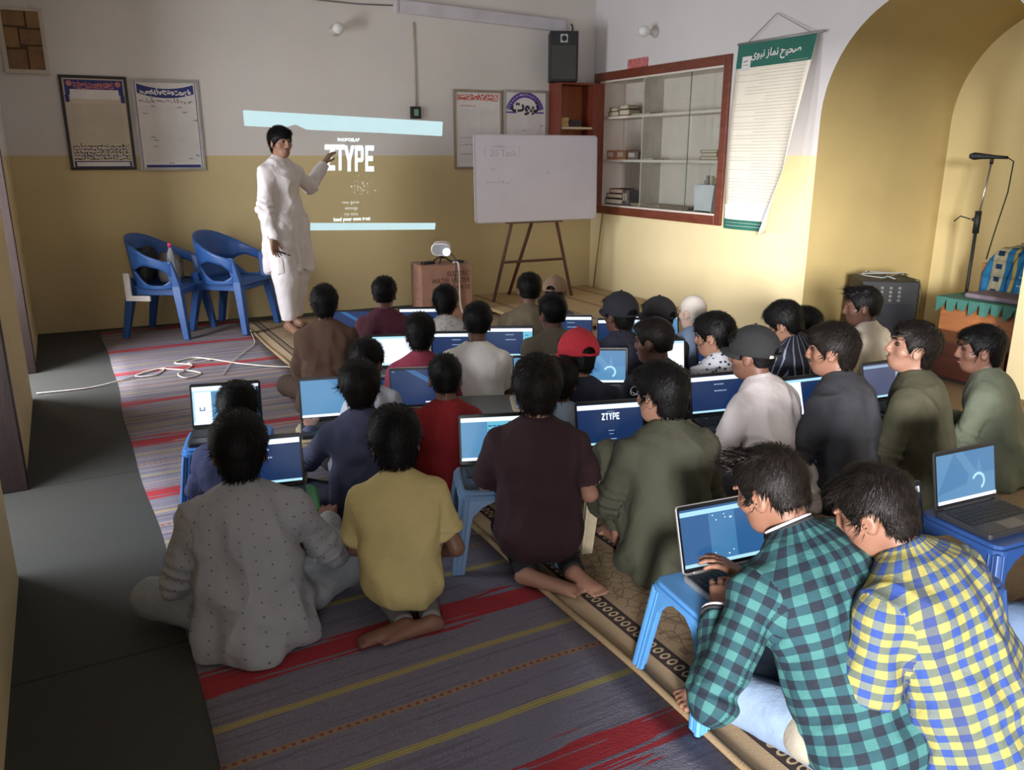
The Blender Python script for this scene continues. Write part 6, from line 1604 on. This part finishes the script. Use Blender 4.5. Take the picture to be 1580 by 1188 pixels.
def screen_mesh(kind, seed=0):
    """flat screen picture: quads in a 0..1 square"""
    mb = MB(); rnd = random.Random(seed); W_, Hh = LW - .018, LH - .030; lay = [0]
    def Q(pts, mi): lay[0] += 1; mb.add([((u - .5) * W_, -.0002 - .00012 * lay[0], .016 + v * Hh) for u, v in pts], [tuple(range(len(pts)))], mi)
    def Rc(a, b, c, d, mi): Q([(a, b), (c, b), (c, d), (a, d)], mi)
    if kind in ('ztype', 'ztext', 'zside'):
        Rc(0, 0, 1, 1, NAVY); Rc(0, .87, 1, .985, WHT); Rc(0, 0, 1, .055, PALE)
        if kind == 'ztype':
            x = .37
            for ch in 'ZTYPE':
                for poly in LET[ch]: Q([(x + u * .047, .60 + w_ * .17) for u, w_ in poly], WHT)
                x += .056
            Rc(.45, .80, .56, .812, TXT); Rc(.46, .33, .55, .345, TXT); Rc(.47, .25, .54, .262, TXT); Rc(.42, .12, .58, .14, TXT)
        else:
            for v_, a, b in ((.74, .42, .60), (.56, .42, .64)):
                x = a
                while x < b: dx = rnd.uniform(.012, .03); Rc(x, v_, min(x + dx, b), v_ + .035, TXT); x += dx + .01
            if kind == 'zside':
                Rc(.80, .055, 1, .87, CYAN)
                for k in range(6): Rc(.84, .12 + k * .12, .84 + rnd.uniform(.05, .12), .15 + k * .12, MID)
    elif kind in ('wall', 'ring', 'dark'):
        b0, b1 = (SKY, 8) if kind != 'dark' else (NAVY, NAVY)
        Rc(0, 0, 1, 1, b0)
        if kind == 'wall': Q([(.42, 1), (.85, 1), (1, .9), (1, .30), (.86, .30)], 8); Q([(.86, .30), (1, .46), (1, .38), (.9, .28)], PALE)
        if kind == 'dark': Q([(.25, 1), (.4, 1), (1, .4), (1, .25)], MID); Rc(.58, .05, .70, .085, WHT); Rc(.02, .95, .06, .97, TXT)
        if kind == 'ring':
            Q([(0, .2), (.3, 1), (.55, .5), (.5, .32)], 8); Q([(.45, 1), (.75, 1), (.68, .55)], 8); Q([(.7, 1), (1, 1), (1, .5), (.78, .5)], 8)
            n = 20
            for k in range(n):
                a0, a1 = R(-60 + 215 * k / n), R(-60 + 215 * (k + 1) / n); r0, r1 = .115, .16
                Q([(.70 + r0 * .75 * math.cos(a0), .33 + r0 * 1.2 * math.sin(a0)), (.70 + r1 * .75 * math.cos(a0), .33 + r1 * 1.2 * math.sin(a0)), (.70 + r1 * .75 * math.cos(a1), .33 + r1 * 1.2 * math.sin(a1)), (.70 + r0 * .75 * math.cos(a1), .33 + r0 * 1.2 * math.sin(a1))], PALE)
        if kind != 'dark': Rc(0, 0, 1, .07, WHT)
    elif kind == 'white':
        Rc(0, 0, 1, 1, WHT); Rc(0, 0, 1, .05, PALE); Rc(.0, .93, 1, 1, PALE)
    elif kind == 'docs':
        Rc(0, 0, 1, 1, WHT); Rc(0, .86, 1, .89, PALE); Rc(.28, .05, .62, .86, SKY); Rc(0, .06, .03, .86, PALE); Rc(.10, .36, .18, .46, MID); Rc(.115, .385, .165, .46, WHT); Rc(.62, 0, 1, .93, NAVY); Rc(.84, .84, .96, .97, WHT)
    elif kind == 'split':
        Rc(0, 0, 1, 1, SKY); Rc(0, .90, 1, 1, WHT); Rc(0, 0, 1, .07, WHT); Rc(.36, .07, .66, .90, CYAN); Rc(.36, .07, .365, .9, MID)
        for v_ in (.78, .68, .62):
            x = .38
            while x < .63: dx = rnd.uniform(.02, .06); Rc(x, v_, min(x + dx, .64), v_ + .03, MID); x += dx + .012
    elif kind == 'panel':
        Rc(0, 0, 1, 1, MID); Rc(0, .88, 1, .96, PALE); Rc(0, 0, 1, .06, PALE); Rc(.34, .06, .66, .88, 8); Rc(.36, .3, .64, .7, 8)
        for k in range(7): a = rnd.uniform(.38, .62); b = rnd.uniform(.72, .82); Rc(a, b, a + .012, b + .02, WHT)
        for k in range(4): a = rnd.uniform(.36, .62); Rc(a, .12 + .05 * (k % 2), a + .012, .14 + .05 * (k % 2), WHT)
    elif kind == 'leftpanel':
        Rc(0, 0, 1, 1, NAVY); Rc(0, .9, 1, .97, PALE); Rc(0, 0, 1, .06, WHT); Rc(.02, .06, .34, .9, WHT)
        for k in range(9): Rc(.12, .14 + k * .08, .12 + rnd.uniform(.04, .1), .19 + k * .08, MID)
        Rc(.55, .3, .68, .33, TXT); Rc(.6, .36, .66, .39, TXT)
    elif kind == 'grey':
        Rc(0, 0, 1, 1, DIM); Rc(0, .88, 1, .96, TXT); Rc(0, 0, 1, .06, PALE); Rc(.74, .06, 1, .88, TXT)
        for k in range(6): Rc(.78, .12 + k * .12, .94, .17 + k * .12, DIM)
    return mb.mesh('screen')
def laptop(hp, z, az, kind, label, silver=False, tilt=14, seed=0):
    H_ = atz(hp[0], hp[1], z + .018); a = R(az); d = V(math.sin(a), math.cos(a), 0)
    c = H_ - d * LD / 2
    o = empty('laptop', (c[0], c[1], z), -a); tag(o, label, 'laptop', 'open laptops of the class')
    mt = m_ls if silver else m_lk
    base = MB().prism(rrect(-LW / 2, -LD / 2, LW / 2, LD / 2, .012), 2, .0, .016).build('base', mt, o, bevel=.002)
    MB().box((-LW / 2 + .008, -LD / 2 + .008, .016), (LW / 2 - .008, LD / 2 - .012, .0168)).build('palm_rest', m_lk if not silver else m_lk, base)
    k = KEYME.copy(); link('keyboard', k, m_key, base)['kind'] = 'stuff'
    MB().box((-.045, -LD / 2 + .012, .0168), (.045, -LD / 2 + .062, .0174)).build('touchpad', m_pad, base)
    MB().tube([(-LW * .38, LD / 2 - .004, .017), (LW * .38, LD / 2 - .004, .017)], .0055, 8).build('hinge', mt, o)
    lid = MB().prism(rrect(-LW / 2, 0, LW / 2, LH, .010), 1, .0008, .008).build('lid', mt, o, bevel=.0015)
    lid.location = (0, LD / 2 - .006, .017); lid.rotation_euler = (-R(tilt), 0, 0)
    MB().prism(rrect(-LW / 2 + .003, .004, LW / 2 - .003, LH - .003, .008), 1, .0, .0009).build('bezel', m_bez, lid)
    sm_ = screen_mesh(kind, seed)
    link('screen', sm_, SCRM, lid)
    return o, c
LAPS = [
 # hinge pixel, table z, azimuth, picture, label, silver, stool colour (None: stands on the table), stool label
 ((352, 657), .300, 14, 'docs', 'black laptop with white document screen on the stool by the rug edge', 0, 'blue', 'blue ribbed plastic stool under the laptop with a white document'),
 ((408, 752), .255, 12, 'ztext', 'black laptop in front of the boy in the grey dotted shirt', 0, 'green', 'green plastic stool beside the boy in the grey dotted shirt'),
 ((516, 646), .300, 14, 'wall', 'laptop with pale blue wallpaper held by the boy in denim', 0, 'beige', 'beige plastic stool in front of the denim-shirted boy'),
 ((650, 628), .285, 20, 'dark', 'silver laptop with dark blue wallpaper in front of the red t-shirt boy', 1, None, None),
 ((612, 567), .270, 22, 'white', 'laptop with glaring white screen in front of the boy in dark pink', 0, 'blue', 'blue stool under the laptop with the glaring white screen'),
 ((541, 520), .200, 22, 'dark', 'laptop with dark blue desktop beside the boy in brown', 0, 'blue', 'blue stool under the laptop beside the boy in brown'),
 ((648, 516), .240, 26, 'ztype', 'laptop showing the game title in front of the carton', 0, 'beige', 'beige stool under the laptop in front of the carton'),
 ((704, 560), .250, 26, 'ztext', 'laptop half hidden by the boy in the white t-shirt', 0, 'blue', 'blue stool under the laptop beside the white t-shirt boy'),
 ((786, 552), .270, 27, 'zside', 'laptop with pale side panel at the elbow of the white t-shirt boy', 0, 'deep', 'deep blue stool under the laptop with the pale side panel'),
 ((880, 530), .240, 30, 'ztext', 'silver laptop in front of the boy in grey olive', 1, 'blue', 'blue stool under the silver laptop of the grey olive boy'),
 ((836, 606), .290, 24, 'wall', 'silver laptop whose upper edge shows behind the kneeling boy', 1, 'beige', 'beige stool under the laptop behind the kneeling boy'),
 ((924, 594), .290, 28, 'ring', 'silver laptop with ring wallpaper beside the red cap', 1, 'slate', 'slate blue stool under the laptop beside the red cap'),
 ((956, 536), .250, 26, 'zside', 'silver laptop in front of the boy in the navy cap', 1, 'blue', 'blue stool under the laptop of the navy cap boy'),
 ((1014, 530), .250, 24, 'split', 'laptop in front of the boy in the black cap by the pale-haired boy', 0, 'blue', 'blue stool under the laptop of the boy beside the pale-haired boy'),
 ((1018, 576), .270, 22, 'white', 'laptop with pale screen beside the boy with brown faded hair', 0, 'deep', 'deep blue stool under the laptop of the brown-haired boy'),
 ((1110, 639), .300, 12, 'ztext', 'black laptop in front of the hunched boy in white kameez', 0, 'beige', 'beige stool beside the hunched boy in white kameez'),
 ((1252, 642), .290, 8, 'leftpanel', 'laptop with white left panel in front of the charcoal kameez', 0, 'blue', 'blue stool under the laptop with the white left panel'),
 ((1366, 616), .290, 6, 'grey', 'laptop with dull grey screen in front of the boy looking up', 0, 'slate', 'slate blue stool under the laptop with the dull grey screen'),
 ((1226, 536), .270, 12, 'grey', 'laptop half hidden by the curly-haired boy near the niche wall', 0, 'beige', 'beige stool under the laptop near the niche wall'),
 ((1112, 562), .270, 16, 'ztext', 'black laptop behind the head of the boy in spotted shirt', 0, 'blue', 'blue stool under the laptop of the spotted shirt boy'),
 ((768, 714), .300, 20, 'split', 'black laptop with pale blue page beside the kneeling maroon boy', 0, 'slate', 'slate blue plastic stool in front of the kneeling maroon boy'),
 ((943, 690), .300, 16, 'ztype', 'black laptop showing the game title next to the boy with glasses', 0, 'beige', 'beige plastic stool between the maroon boy and the boy with glasses'),
 ((1120, 872), .300, 7, 'panel', 'silver laptop under the hands of the boy in green check', 1, 'light', 'light blue plastic stool in front of the boy in green check'),
 ((1490, 776), .310, 5, 'ring', 'open black laptop with ring wallpaper and full keyboard in view', 0, 'deep', 'dark blue plastic stool under the laptop with its keyboard in view'),
 ((1372, 850), .300, 4, 'ztext', 'black laptop hidden behind the head of the boy in blue and yellow check', 0, 'deep', 'dark blue plastic stool beside the shoulder of the blue and yellow check'),
]
for i, (hp, z, az, kind, lab, sil, sc, sl) in enumerate(LAPS):
    o, c = laptop(hp, z + .0098, az, kind, lab, bool(sil), tilt=(14, 18, 12)[i % 3], seed=i)
    dx_, dy_ = ((-.035, .02) if sc == 'light' else (.01, 0))
    if sc: stool((c[0] + dx_, c[1] + dy_, 0), az, z - .0004, sc, sl, sx=1.0, sy=1.0 if i not in (23, 24) else 1.1)
# low dark table that carries one of the laptops
tb = empty('low_table', (1.50, 3.40, .0098), -R(22)); tag(tb, 'low dark table between the red t-shirt boy and the white t-shirt boy', 'table')
MB().box((-.36, -.19, .262), (.48, .17, .2845)).build('table_top', mat('dark_table_top', (.09, .09, .095), .35), tb, bevel=.004)
for x_ in (-.33, .45):
    for y_ in (-.16, .14): MB().box((x_ - .02, y_ - .02, 0), (x_ + .02, y_ + .02, .262)).build('leg', mat('dark_table_leg', (.04, .038, .04), .5), tb, bevel=.003)
